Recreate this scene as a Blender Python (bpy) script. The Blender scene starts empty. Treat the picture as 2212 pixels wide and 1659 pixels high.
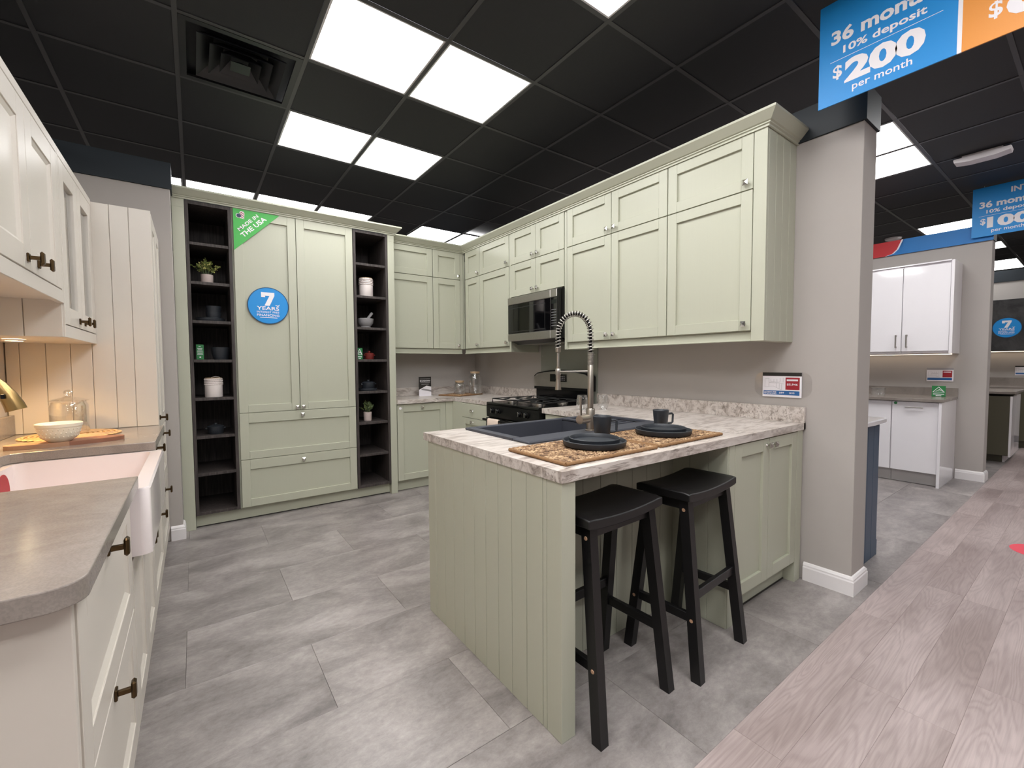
import bpy, bmesh, math, random
from mathutils import Vector, Matrix
random.seed(7)
C = bpy.context.scene.collection
SC = bpy.context.scene
PI = math.pi

# ------------------------------------------------------------------ camera
def make_camera():
    yaw, pit, rol = (math.radians(a) for a in (36.09, -2.574, -0.338))
    fw = Vector((math.sin(yaw)*math.cos(pit), math.cos(yaw)*math.cos(pit), math.sin(pit)))
    r = Vector((math.cos(yaw), -math.sin(yaw), 0)); u = r.cross(fw)
    r2 = r*math.cos(rol) + u*math.sin(rol); u2 = u*math.cos(rol) - r*math.sin(rol)
    cd = bpy.data.cameras.new('camera'); co = bpy.data.objects.new('camera', cd); C.objects.link(co)
    m = Matrix((r2, u2, -fw)).transposed().to_4x4(); m.translation = (0, 0, 1.258)
    co.matrix_world = m
    cd.sensor_width = 36; cd.lens = 941.14/2212*36; cd.clip_start = .02; cd.clip_end = 100
    SC.camera = co
make_camera()

# ------------------------------------------------------------------ world, exposure
w = bpy.data.worlds.new('world'); SC.world = w; w.use_nodes = True
w.node_tree.nodes['Background'].inputs[0].default_value = (.80, .85, .90, 1)
w.node_tree.nodes['Background'].inputs[1].default_value = .10
SC.view_settings.view_transform = 'Standard'; SC.view_settings.look = 'None'
SC.view_settings.gamma = 1; SC.view_settings.use_curve_mapping = False
SC.view_settings.exposure = 0.58
SC.cycles.use_denoising = True
SC.cycles.max_bounces = 12; SC.cycles.diffuse_bounces = 8
SC.cycles.sample_clamp_indirect = 6
PANEL_POWER = 9.0          # emission of a ceiling light panel

# ------------------------------------------------------------------ materials
def lin(c):
    return tuple((x/12.92 if x <= .04045 else ((x+.055)/1.055)**2.4) for x in (v/255 for v in c)) + (1,)
class NT:
    def __init__(s, name):
        s.m = bpy.data.materials.new(name); s.m.use_nodes = True
        s.t = s.m.node_tree; s.b = s.t.nodes['Principled BSDF']
    def n(s, typ, **kw):
        nd = s.t.nodes.new(typ)
        for k, v in kw.items():
            if k.startswith('i_'):
                key = k[2:]; key = int(key) if key.isdigit() else key.replace('_', ' ')
                nd.inputs[key].default_value = v
            else: setattr(nd, k, v)
        return nd
    def l(s, a, b): s.t.links.new(a, b)
    def ramp(s, fac, stops):
        r = s.n('ShaderNodeValToRGB'); e = r.color_ramp.elements
        while len(e) < len(stops): e.new(.5)
        for el, (p, c) in zip(e, stops): el.position = p; el.color = c
        s.l(fac, r.inputs[0]); return r.outputs[0]
    def coords(s, kind='Object', scale=(1, 1, 1), rot=(0, 0, 0), rnd=0.0):
        if kind == 'World': src = s.n('ShaderNodeNewGeometry').outputs['Position']
        else: src = s.n('ShaderNodeTexCoord').outputs[kind]
        if rnd:
            oi = s.n('ShaderNodeObjectInfo'); mu = s.n('ShaderNodeMath', operation='MULTIPLY', i_1=rnd)
            s.l(oi.outputs['Random'], mu.inputs[0])
            va = s.n('ShaderNodeVectorMath', operation='ADD'); s.l(src, va.inputs[0]); s.l(mu.outputs[0], va.inputs[1]); src = va.outputs[0]
        mp = s.n('ShaderNodeMapping'); mp.inputs['Scale'].default_value = scale; mp.inputs['Rotation'].default_value = rot
        s.l(src, mp.inputs[0]); return mp.outputs[0]
    def noise(s, vec, scale, detail=4, rough=.5, dist=0):
        nd = s.n('ShaderNodeTexNoise'); nd.inputs['Scale'].default_value = scale; nd.inputs['Detail'].default_value = detail
        nd.inputs['Roughness'].default_value = rough; nd.inputs['Distortion'].default_value = dist
        s.l(vec, nd.inputs['Vector']); return nd.outputs['Fac']
    def mix(s, fac, a, b, mode='MIX'):
        nd = s.n('ShaderNodeMix', data_type='RGBA', blend_type=mode)
        for i, v in ((0, fac), (6, a), (7, b)):
            if hasattr(v, 'links'): s.l(v, nd.inputs[i])
            else: nd.inputs[i].default_value = v
        return nd.outputs[2]
    def bump(s, h, strength=.2, dist=.002):
        b = s.n('ShaderNodeBump'); b.inputs['Strength'].default_value = strength; b.inputs['Distance'].default_value = dist
        s.l(h, b.inputs['Height']); s.l(b.outputs[0], s.b.inputs['Normal'])
MATS = {}
def plain(name, rgb, rough=.5, metal=0, spec=.5, var=.03, vscale=9, bump=0, bscale=180, **ex):
    t = NT(name); c = lin(rgb)
    if var:
        f = t.noise(t.coords('Object'), vscale, 3)
        a = tuple(max(0, x*(1-var)) for x in c[:3]) + (1,); b = tuple(min(1, x*(1+var)) for x in c[:3]) + (1,)
        t.l(t.mix(f, a, b), t.b.inputs['Base Color'])
    else: t.b.inputs['Base Color'].default_value = c
    t.b.inputs['Roughness'].default_value = rough; t.b.inputs['Metallic'].default_value = metal
    t.b.inputs['Specular IOR Level'].default_value = spec
    for k, v in ex.items(): t.b.inputs[k.replace('_', ' ')].default_value = v
    if bump: t.bump(t.noise(t.coords('Object'), bscale, 2), bump, .0008)
    MATS[name] = t.m; return t.m
def emit(name, rgb, strength):
    t = NT(name); e = t.n('ShaderNodeEmission'); e.inputs[0].default_value = rgb + (1,); e.inputs[1].default_value = strength
    t.l(e.outputs[0], t.t.nodes['Material Output'].inputs[0]); MATS[name] = t.m
def glass(name, tint=(1, 1, 1), edge=.75, alpha=.12):
    # thin clear glass: mostly transparent with a glossy skin
    t = NT(name); tr = t.n('ShaderNodeBsdfTransparent'); tr.inputs[0].default_value = tint + (1,)
    g = t.n('ShaderNodeBsdfGlossy'); g.inputs['Roughness'].default_value = .03; g.inputs[0].default_value = (1, 1, 1, 1)
    fr = t.n('ShaderNodeLayerWeight'); fr.inputs[0].default_value = .35
    mp = t.n('ShaderNodeMapRange'); mp.inputs[3].default_value = alpha*.35; mp.inputs[4].default_value = edge
    t.l(fr.outputs['Facing'], mp.inputs[0])
    ms = t.n('ShaderNodeMixShader'); t.l(mp.outputs[0], ms.inputs[0]); t.l(tr.outputs[0], ms.inputs[1]); t.l(g.outputs[0], ms.inputs[2])
    t.l(ms.outputs[0], t.t.nodes['Material Output'].inputs[0]); MATS[name] = t.m

def paint(name, rgb, rough=.42, grain=.12):
    t = NT(name); v = t.coords('Object', (60, 60, 2.2)); f = t.noise(v, 3, 3) if grain > .08 else t.noise(t.coords('Object'), 6, 2)
    c = lin(rgb); t.l(t.mix(f, tuple(x*.98 for x in c[:3])+(1,), tuple(min(1, x*1.015) for x in c[:3])+(1,)), t.b.inputs['Base Color'])
    t.b.inputs['Roughness'].default_value = rough; t.bump(f, grain, .0006); MATS[name] = t.m
paint('sage', (182, 183, 165))
paint('cream', (210, 203, 193), .34, .05)
paint('olive', (78, 74, 58))
paint('navy_paint', (72, 88, 108), .5)
plain('white_gloss', (240, 237, 240), .08, var=.01, Coat_Weight=.4)
plain('wall_paint', (177, 171, 166), .85, spec=.2, var=.02, bump=.1, bscale=260)
plain('wall_white', (205, 198, 192), .85, spec=.2, var=.02)
plain('band_navy', (16, 27, 35), .5)
plain('trim_white', (236, 232, 232), .35, var=.02)
plain('tile_black', (32, 33, 37), .62, spec=.5, var=.15, vscale=60, bump=.25, bscale=300)
plain('tee_metal', (64, 64, 66), .38, spec=.5, var=.05)
plain('vent_black', (30, 31, 34), .4, var=.1)
plain('lamp_frame', (215, 215, 215), .5)
emit('lamp', (1.0, .99, .985), PANEL_POWER)
emit('led_warm', (1, .82, .62), 3)
emit('puck_warm', (1, .80, .50), 25)
plain('chrome_knob', (205, 203, 198), .22, 1, var=.05)
plain('steel', (182, 178, 172), .36, 1, var=.06, vscale=40)
plain('brushed_nickel', (176, 168, 158), .3, 1, var=.05)
plain('bronze', (92, 74, 52), .35, 1, var=.15, vscale=60)
plain('brass', (168, 138, 90), .3, 1, var=.06)
plain('black_gloss', (8, 8, 9), .14, spec=.3, var=0)
plain('black_enamel', (11, 11, 12), .3, spec=.3, var=.1)
plain('iron', (20, 20, 21), .55, var=.2, vscale=90)
plain('black_glass', (8, 8, 10), .05, var=0, Coat_Weight=.5)
plain('border_dark', (40, 40, 42), .4, var=0)
plain('screen', (16, 22, 20), .2, var=0)
plain('button_grey', (110, 110, 112), .5, var=0)
plain('black_wood', (14, 13, 14), .42, var=.2, vscale=40, bump=.08, bscale=120)
plain('copper_plug', (176, 140, 112), .5)
plain('granite_black', (60, 62, 70), .55, var=.12, vscale=300, bump=.1, bscale=500)
plain('slate_stoneware', (42, 46, 52), .45, var=.12, vscale=60)
plain('ceramic_white', (226, 216, 212), .45, var=.03, bump=.06, bscale=160)
plain('ceramic_cream', (232, 224, 206), .35, var=.04)
plain('fireclay', (226, 216, 215), .16, var=.01, Coat_Weight=.3)
plain('stone_grey', (150, 148, 150), .7, var=.15, vscale=70)
plain('red_pot', (120, 44, 40), .4)
plain('pot_concrete', (205, 188, 182), .85, var=.08, vscale=60)
plain('leaf', (120, 132, 68), .6, var=.45, vscale=45)
plain('leaf_pale', (206, 200, 122), .6, var=.35, vscale=45)
plain('leaf_dark', (104, 120, 84), .6, var=.4, vscale=45)
plain('soil', (50, 40, 32), .95)
plain('cork', (186, 160, 128), .8, var=.1, vscale=60)
plain('towel', (222, 202, 186), .95, var=.06, vscale=90, bump=.3, bscale=400)
plain('acacia_dark', (136, 92, 72), .5, var=.25, vscale=14)
plain('acacia_light', (172, 134, 108), .5, var=.25, vscale=14)
plain('straw', (196, 160, 116), .85, var=.25, vscale=60)
plain('seagrass_shadow_edge', (132, 98, 64), .85, var=.3, vscale=90)  # rope colour darkened to paint in the shadow line under the mat
plain('seagrass_dark', (70, 48, 30), .9, var=.2)
plain('sign_blue', (18, 140, 216), .45, var=0)
plain('sign_orange', (232, 150, 60), .45, var=0)
plain('sign_green', (74, 178, 82), .5, var=0)
plain('card_green', (40, 122, 66), .5, var=0)
plain('print_white', (240, 236, 240), .6, var=0)
plain('print_navy', (52, 62, 92), .6, var=0)
plain('print_red', (160, 30, 42), .6, var=0)
plain('print_bar_blue', (44, 100, 160), .6, var=0)
plain('print_dark', (38, 34, 30), .6, var=0)
plain('print_grey', (150, 146, 148), .6, var=0)
plain('outline_navy', (22, 72, 112), .6, var=0)
plain('fascia_blue', (22, 118, 192), .5, var=0)
plain('fascia_red', (196, 40, 46), .5, var=0)
plain('dot_red', (222, 74, 90), .5, var=0)
plain('plinth_grey', (190, 186, 184), .4)
plain('splash_sage', (150, 152, 142), .18, var=.02)
plain('wire', (170, 170, 170), .4, 1, var=0)
plain('plastic_white', (225, 220, 222), .4, var=.01)
glass('clear_glass', (.95, .955, .955), alpha=.2)
glass('door_glass', (.86, .88, .88), alpha=.25)
glass('acrylic', (.975, .975, .975), .16, .06)

def laminate():
    t = NT('laminate'); v = t.coords('World', (1, 1, 1), (0, 0, math.radians(24)))
    w1 = t.noise(t.coords('World', (2.2, 9, 7), (.25, .2, math.radians(22))), 2.4, 8, .62, 1.1)
    w2 = t.noise(t.coords('World', (3.5, 26, 22), (.2, .3, math.radians(22))), 2.2, 6, .65, 1.6)
    w3 = t.noise(v, 3.2, 3, .5, .4)
    base = t.ramp(w1, [(.30, lin((136, 125, 117))), (.43, lin((178, 167, 159))), (.52, lin((204, 195, 188))), (.72, lin((216, 209, 203)))])
    vein = t.ramp(w2, [(.34, (.10, .085, .075, 1)), (.41, (.42, .38, .34, 1)), (.47, (1, 1, 1, 1)), (1, (1, 1, 1, 1))])
    mask = t.ramp(w3, [(.42, (.15, .15, .15, 1)), (.66, (.9, .9, .9, 1))])
    t.l(t.mix(mask, base, t.mix(1.0, base, vein, 'MULTIPLY')), t.b.inputs['Base Color'])
    t.b.inputs['Roughness'].default_value = .3; MATS['laminate'] = t.m
laminate()
def quartz():
    t = NT('quartz'); f = t.noise(t.coords('World', (1.6, 2.0, 2)), 2.6, 7, .62, .8)
    g = t.noise(t.coords('World'), 260, 1)
    a = t.ramp(f, [(.3, lin((126, 117, 110))), (.55, lin((142, 133, 126))), (.75, lin((150, 142, 135)))])
    b = t.ramp(g, [(.4, (.93, .93, .93, 1)), (.6, (1.04, 1.04, 1.04, 1))])
    t.l(t.mix(1.0, a, b, 'MULTIPLY'), t.b.inputs['Base Color'])
    t.b.inputs['Roughness'].default_value = .2; MATS['quartz'] = t.m
quartz()
def floor_tile_mat():
    t = NT('vinyl_tile'); 
    a = t.noise(t.coords('World', (1.5, 2.6, 1), rnd=37.0), 1.7, 9, .62, .6)
    b = t.noise(t.coords('World', (9, 15, 1), rnd=11.0), 3.0, 9, .78, .3)
    s = t.n('ShaderNodeMath', operation='MULTIPLY_ADD', i_1=.35); t.l(b, s.inputs[0])
    k = t.n('ShaderNodeMath', operation='MULTIPLY', i_1=.65); t.l(a, k.inputs[0]); t.l(k.outputs[0], s.inputs[2])
    col = t.ramp(s.outputs[0], [(.34, lin((106, 100, 98))), (.48, lin((137, 130, 128))), (.56, lin((154, 147, 144))), (.70, lin((180, 173, 170)))])
    oi = t.n('ShaderNodeObjectInfo'); tint = t.ramp(oi.outputs['Random'], [(0, (.965, .965, .965, 1)), (1, (1.03, 1.03, 1.03, 1))])
    t.l(t.mix(1.0, col, tint, 'MULTIPLY'), t.b.inputs['Base Color'])
    t.b.inputs['Roughness'].default_value = .34; t.bump(b, .12, .0012); MATS['vinyl_tile'] = t.m
floor_tile_mat()
def plank_mat():
    t = NT('oak_plank')
    g = t.noise(t.coords('World', (.75, 7, 1), rnd=53.0), 1.4, 1.5, .4, .9)        # cathedral field
    m = t.n('ShaderNodeMath', operation='MULTIPLY', i_1=85.0); t.l(g, m.inputs[0])
    s = t.n('ShaderNodeMath', operation='SINE'); t.l(m.outputs[0], s.inputs[0])
    r = t.n('ShaderNodeMapRange'); r.inputs[1].default_value = -1; r.inputs[2].default_value = 1; t.l(s.outputs[0], r.inputs[0])
    fine = t.noise(t.coords('World', (3, 90, 1), rnd=17.0), 2, 4, .6)
    blot = t.noise(t.coords('World', (.9, 2.5, 1), rnd=29.0), 1.4, 4, .5)
    c1 = t.ramp(blot, [(.35, lin((148, 132, 129))), (.62, lin((178, 163, 160)))])
    c2 = t.ramp(r.outputs[0], [(.0, (.86, .845, .84, 1)), (.45, (.97, .97, .97, 1)), (1, (1.02, 1.02, 1.02, 1))])
    c3 = t.ramp(fine, [(.35, (.90, .895, .89, 1)), (.6, (1.03, 1.03, 1.03, 1))])
    oi = t.n('ShaderNodeObjectInfo'); tint = t.ramp(oi.outputs['Random'], [(0, (.97, .965, .965, 1)), (1, (1.03, 1.03, 1.03, 1))])
    x = t.mix(.85, c1, t.mix(1.0, c1, c2, 'MULTIPLY')); x = t.mix(1.0, x, c3, 'MULTIPLY'); x = t.mix(1.0, x, tint, 'MULTIPLY')
    t.l(x, t.b.inputs['Base Color']); t.b.inputs['Roughness'].default_value = .36; t.bump(fine, .1, .001); MATS['oak_plank'] = t.m
plank_mat()
def dark_wood_mat():
    t = NT('dark_wood'); f = t.noise(t.coords('World', (40, 40, 2.5)), 2, 5, .6, .4)
    t.l(t.ramp(f, [(.3, lin((40, 34, 32))), (.5, lin((60, 53, 51))), (.7, lin((82, 74, 72)))]), t.b.inputs['Base Color'])
    t.b.inputs['Roughness'].default_value = .6; t.bump(f, .2, .001); MATS['dark_wood'] = t.m
dark_wood_mat()
def seagrass():
    t = NT('seagrass'); f = t.noise(t.coords('World', (40, 40, 40)), 1.2, 3, .6)
    t.l(t.ramp(f, [(.34, lin((70, 48, 31))), (.48, lin((136, 104, 74))), (.64, lin((196, 166, 128)))]), t.b.inputs['Base Color'])
    t.b.inputs['Roughness'].default_value = .75; MATS['seagrass'] = t.m
seagrass()
def dark_stone():
    t = NT('dark_stone'); f = t.noise(t.coords('Object'), 5, 6, .65, .5)
    t.l(t.ramp(f, [(.35, lin((24, 23, 24))), (.65, lin((62, 60, 60)))]), t.b.inputs['Base Color'])
    t.b.inputs['Roughness'].default_value = .5; MATS['dark_stone'] = t.m
dark_stone()

# ------------------------------------------------------------------ mesh helpers
class MB:
    """collects vertices and faces; build() makes ONE mesh object"""
    def __init__(s): s.v = []; s.f = []; s.fm = []
    def add(s, vs, fs, mi=0):
        o = len(s.v); s.v += [tuple(p) for p in vs]
        for f in fs: s.f.append(tuple(i+o for i in f)); s.fm.append(mi)
        return s
    def box(s, x0, x1, y0, y1, z0, z1, c=0, mi=0):
        if c <= 0:
            vs = [(x, y, z) for x in (x0, x1) for y in (y0, y1) for z in (z0, z1)]
            return s.add(vs, [(0, 1, 3, 2), (4, 6, 7, 5), (0, 4, 5, 1), (2, 3, 7, 6), (0, 2, 6, 4), (1, 5, 7, 3)], mi)
        c = min(c, (x1-x0)*.45, (y1-y0)*.45, (z1-z0)*.45)
        lo, hi = (x0, y0, z0), (x1, y1, z1); vs = []; idx = {}
        for i in range(8):
            sg = ((i >> 2) & 1, (i >> 1) & 1, i & 1)
            for a in range(3):
                p = []
                for k in range(3):
                    e = hi[k] if sg[k] else lo[k]
                    if k != a: e += -c if sg[k] else c
                    p.append(e)
                idx[i, a] = len(vs); vs.append(p)
        fs = []; bit = (4, 2, 1)
        for a in range(3):
            b, d = [k for k in range(3) if k != a]
            for sgn in (0, 1):
                base = bit[a] if sgn else 0
                q = [base, base | bit[b], base | bit[b] | bit[d], base | bit[d]]
                fs.append([idx[i, a] for i in q])
            for s1 in (0, 1):
                for s2 in (0, 1):
                    i = (bit[b] if s1 else 0) | (bit[d] if s2 else 0); j = i | bit[a]
                    fs.append([idx[i, b], idx[j, b], idx[j, d], idx[i, d]])
        for i in range(8): fs.append([idx[i, 0], idx[i, 1], idx[i, 2]])
        return s.add(vs, fs, mi)
    def prism(s, poly, axis, a0, a1, mi=0):
        """poly: 2D points in the other two axes (in x,y,z order), extruded along axis"""
        def P(p, a):
            q = list(p); q.insert(axis, a); return q
        n = len(poly); vs = [P(p, a0) for p in poly] + [P(p, a1) for p in poly]
        fs = [tuple(range(n)), tuple(range(2*n-1, n-1, -1))] + [(i, (i+1) % n, n+(i+1) % n, n+i) for i in range(n)]
        return s.add(vs, fs, mi)
    def lathe(s, prof, seg=24, cx=0, cy=0, cz=0, axis='z', mi=0, a0=0, a1=2*PI):
        full = abs(a1-a0-2*PI) < 1e-6; ns = seg if full else seg+1
        vs = []; fs = []; ring = []
        for r, z in prof:
            if r < 1e-6:
                ring.append([len(vs)]); vs.append((0, 0, z))
            else:
                ids = []
                for k in range(ns):
                    a = a0+(a1-a0)*k/seg; ids.append(len(vs)); vs.append((r*math.cos(a), r*math.sin(a), z))
                ring.append(ids)
        for A, B in zip(ring, ring[1:]):
            for k in range(seg):
                k2 = (k+1) % ns if full else k+1
                if len(A) == 1 and len(B) == 1: continue
                if len(A) == 1: fs.append((A[0], B[k], B[k2]))
                elif len(B) == 1: fs.append((A[k], A[k2], B[0]))
                else: fs.append((A[k], A[k2], B[k2], B[k]))
        if axis == 'x': vs = [(z, x, y) for x, y, z in vs]
        elif axis == 'y': vs = [(x, -z, y) for x, y, z in vs]      # axis pointing to -Y (outwards)
        return s.add([(x+cx, y+cy, z+cz) for x, y, z in vs], fs, mi)
    def tube(s, pts, r, seg=8, caps=True, mi=0, rr=None):
        pts = [Vector(p) for p in pts]; n = len(pts); vs = []; fs = []
        t0 = (pts[1]-pts[0]).normalized(); ref = Vector((0, 0, 1)) if abs(t0.z) < .9 else Vector((1, 0, 0))
        nrm = t0.cross(ref).normalized(); prev = t0
        for i, p in enumerate(pts):
            t = ((pts[min(i+1, n-1)]-pts[max(i-1, 0)])).normalized()
            q = prev.rotation_difference(t); nrm = (q @ nrm); nrm = (nrm-t*nrm.dot(t)).normalized(); prev = t
            b = t.cross(nrm); rad = rr[i] if rr else r
            for k in range(seg):
                a = 2*PI*k/seg; vs.append(p+(nrm*math.cos(a)+b*math.sin(a))*rad)
        for i in range(n-1):
            for k in range(seg):
                k2 = (k+1) % seg; fs.append((i*seg+k, i*seg+k2, (i+1)*seg+k2, (i+1)*seg+k))
        if caps: fs.append(tuple(range(seg))[::-1]); fs.append(tuple((n-1)*seg+k for k in range(seg)))
        return s.add(vs, fs, mi)
    def bar(s, p0, p1, w0, d0, w1=None, d1=None, mi=0):
        """rectangular bar between two points, cut flat in z (legs): w along x, d along y"""
        w1 = w1 or w0; d1 = d1 or d0; vs = []
        for p, w_, d_ in ((p0, w0, d0), (p1, w1, d1)):
            for sx, sy in ((-1, -1), (1, -1), (1, 1), (-1, 1)): vs.append((p[0]+sx*w_/2, p[1]+sy*d_/2, p[2]))
        return s.add(vs, [(0, 1, 2, 3), (7, 6, 5, 4)]+[(i, (i+1) % 4, 4+(i+1) % 4, 4+i) for i in range(4)], mi)
    def sweep(s, prof, path, mi=0, caps=True):
        """profile (out, z) carried along a flat path with mitred corners; out is to the left of the path"""
        n = len(path); m = len(prof); P = [Vector((p[0], p[1])) for p in path]
        def nl(a, b): d = (b-a).normalized(); return Vector((-d.y, d.x))
        vs = []; fs = []
        for i in range(n):
            if i == 0: off = nl(P[0], P[1])
            elif i == n-1: off = nl(P[-2], P[-1])
            else:
                a, b = nl(P[i-1], P[i]), nl(P[i], P[i+1]); off = (a+b)/(1+a.dot(b))
            for o, z in prof: vs.append((P[i].x+off.x*o, P[i].y+off.y*o, z))
        for i in range(n-1):
            for k in range(m):
                k2 = (k+1) % m; fs.append((i*m+k, i*m+k2, (i+1)*m+k2, (i+1)*m+k))
        if caps: fs.append(tuple(range(m))); fs.append(tuple((n-1)*m+k for k in range(m))[::-1])
        return s.add(vs, fs, mi)
    def xf(s, M, start=0):
        for i in range(start, len(s.v)): s.v[i] = tuple(M @ Vector(s.v[i]))
        return s
    def mesh(s, name, mats, smooth=None):
        me = bpy.data.meshes.new(name); me.from_pydata(s.v, [], s.f)
        bm = bmesh.new(); bm.from_mesh(me); bmesh.ops.recalc_face_normals(bm, faces=bm.faces); bm.to_mesh(me); bm.free()
        for k in (mats if isinstance(mats, (list, tuple)) else [mats]): me.materials.append(MATS[k])
        if len(me.materials) > 1: me.polygons.foreach_set('material_index', s.fm)
        if smooth:
            me.polygons.foreach_set('use_smooth', [True]*len(me.polygons)); me.set_sharp_from_angle(angle=math.radians(smooth))
        me.update(); return me
    def build(s, name, mats, parent=None, loc=(0, 0, 0), rot=(0, 0, 0), smooth=None):
        return put(name, s.mesh(name, mats, smooth), parent, loc, rot)
def put(name, me, parent=None, loc=(0, 0, 0), rot=(0, 0, 0)):
    o = bpy.data.objects.new(name, me); C.objects.link(o)
    if parent: o.parent = parent
    o.location = loc; o.rotation_euler = rot; return o
def thing(name, label, cat, loc=(0, 0, 0), rz=0, group=None):
    o = bpy.data.objects.new(name, None); C.objects.link(o); o.empty_display_size = .05
    o.location = loc; o.rotation_euler = (0, 0, rz); return tag(o, label, cat, group)
def tag(o, label, cat, group=None):
    o['label'] = label; o['category'] = cat
    if group: o['group'] = group
    return o
def struct(o): o['kind'] = 'structure'; return o
def stuff(o): o['kind'] = 'stuff'; return o
def B(*a, c=0): return MB().box(*a, c=c)
RN = -PI/2      # a unit facing -X   (local x runs to world -Y)
RP = PI/2       # a unit facing +X   (local x runs to world +Y)

def text_mesh(name, s, w_, h_, matname, bold=.02, thick=.0004):
    """flat lettering in the XZ plane, facing -Y, fitted into a w x h box with its lower left corner at 0,0"""
    cu = bpy.data.curves.new(name, 'FONT'); cu.body = s; cu.size = 1; cu.offset = bold; cu.resolution_u = 3
    ob = bpy.data.objects.new(name, cu); C.objects.link(ob)
    dg = bpy.context.evaluated_depsgraph_get(); dg.update()
    me = bpy.data.meshes.new_from_object(ob.evaluated_get(dg)); bpy.data.objects.remove(ob); bpy.data.curves.remove(cu)
    xs = [v.co.x for v in me.vertices]; ys = [v.co.y for v in me.vertices]
    x0, x1, y0, y1 = min(xs), max(xs), min(ys), max(ys)
    kx = w_/(x1-x0) if w_ else h_/(y1-y0)
    for v in me.vertices:
        x, y = v.co.x, v.co.y; v.co = ((x-x0)*kx, 0, (y-y0)*h_/(y1-y0))
    bm = bmesh.new(); bm.from_mesh(me)
    for f in bm.faces:
        f.normal_update()
        if f.normal.y > 0: f.normal_flip()
    bm.to_mesh(me); bm.free()
    me.materials.clear(); me.materials.append(MATS[matname]); me.name = name; return me
def lettering(parent, s, x, z, w_, h_, matname='print_white', y=-.0012, bold=.02, name='lettering'):
    return put(name, text_mesh(name, s, w_, h_, matname, bold), parent, (x, y, z))

# ================================================================== STRUCTURE
CEIL = 3.045
GX, GY, GS = -.025, 1.605, .6104        # ceiling grid origin and pitch
F0 = Vector((math.sin(math.radians(36.09)), math.cos(math.radians(36.09)), 0))
def in_view(x, y, z, m=60):
    cam = SC.camera.matrix_world
    q = cam.inverted() @ Vector((x, y, z))
    if q.z > -.15: return False
    px = 1106+941.14*q.x/-q.z; py = 829.5-941.14*q.y/-q.z
    return -m < px < 2212+m and -m < py < 1659+m
bpy.context.view_layer.update()

# floor: sub-floor, vinyl tiles in the bays, oak planks in the aisle
SEAM = .722
floor = struct(B(-7, 19, -7, 9, -.06, -.006).build('floor', 'vinyl_tile'))
tile_me = B(0, .9085, 0, .4530, -.006, 0, c=.0007).mesh('floor_tile', 'vinyl_tile')
def tile_row(j, x0, x1):
    y0 = 1.1805+j*.4535; off = .389 if j % 2 else -.0655
    k0 = math.floor((x0-off)/.9095)
    for k in range(k0, k0+60):
        xa = off+k*.9095
        if xa > x1: break
        put('floor_tile', tile_me, floor, (xa, y0, 0))
for j in range(-1, 8):
    if j == -1: continue
    tile_row(j, -1.0 if j > 0 else -1.0, 2.9 if j > 1 else 7.2)
for k in range(-2, 9):          # the row cut along the aisle
    xa = .389+k*.9095
    put('floor_tile', B(0, .9085, 0, 1.1795-SEAM-.001, -.006, 0, c=.0007).mesh('floor_tile', 'vinyl_tile') if k == -2 else bpy.data.objects['floor_tile_cut'].data, floor, (xa, SEAM+.0005, 0)).name = 'floor_tile_cut' if k == -2 else 'floor_tile'
bpy.data.objects['floor_tile_cut'].name = 'floor_tile'
PW, PL = .1524, 1.219
plank_me = B(0, PL-.0008, -PW+.0008, 0, -.006, .0005, c=.0006).mesh('plank', 'oak_plank')
phase = [1.463, 2.683-.60, 2.037, 1.20, 2.472, 1.75, 1.02, 2.30, 1.55, .85, 2.1, 1.3, .9, 1.9]
for r in range(14):
    y = SEAM-r*PW
    for k in range(-3, 11):
        xa = phase[r]+k*PL
        if any(in_view(xa+a, y-b, 0, 20) for a in (0, .4, .8, PL) for b in (0, PW)):
            put('plank', plank_me, floor, (xa, y, 0))
stuff(B(-7, 19, -7, SEAM, -.0058, -.0006).build('plank_field', 'oak_plank', floor))

# ceiling: black tiles in a tee grid
ceiling = struct(B(-7, 19, -7, 9, CEIL+.05, CEIL+.12).build('ceiling', 'tile_black'))
LIGHTS = [(1, -1), (2, -1), (1, 1), (2, 1), (1, 3), (2, 3), (-1, 6), (0, 6), (1, 6), (2, 6), (4, 6), (5, 6),
          (7, -1), (8, -1), (13, -1), (16, -1), (19, -1), (20, -1),
          (1, -3), (2, -3), (-2, -2), (-1, -2), (-2, -3), (-1, -3), (-2, -5), (-1, -5), (1, -5), (2, -5),  (-5, -1), (-4, -1), (-5, 2), (-4, 2), (-5, -4), (-4, -4), (-5, 5), (-4, 5),  # most of these unseen panels are added for brightness on the near fronts
          (7, 2), (8, 2), (7, 5), (8, 5), (7, -3), (8, -3), (7, -6), (8, -6), (13, 2), (14, 2), (13, -4), (14, -4), (-1, -10), (5, -10), (11, -9), (17, -5)]  # unseen panels over other bays, one pair added to brighten the white cabinets
VENT = (0, 2)
lit = set(LIGHTS)
ct_me = B(.012, GS-.012, .012, GS-.012, 0, .012).mesh('ceiling_tile', 'tile_black')
for i in range(-6, 26):
    for j in range(-5, 12):
        x, y = GX+i*GS, GY+j*GS
        if (i, j) in lit or (i, j) == VENT: continue
        if any(in_view(x+a, y+b, CEIL, 5) for a in (0, GS/2, GS) for b in (0, GS/2, GS)):
            if (i > 4 and j > 1) or j > 8: continue
            put('ceiling_tile', ct_me, ceiling, (x, y, CEIL+.004))
tx = B(-7, 19, -.012, .012, 0, .004, c=.001).mesh('tee_bar', 'tee_metal')
ty = B(-.012, .012, -7, 9, -.0006, .0042, c=.001).mesh('tee_bar', 'tee_metal')
for j in range(-6, 12): put('tee_bar', tx, ceiling, (0, GY+j*GS, CEIL))
for i in range(-8, 28): put('tee_bar', ty, ceiling, (GX+i*GS, 0, CEIL))

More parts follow.
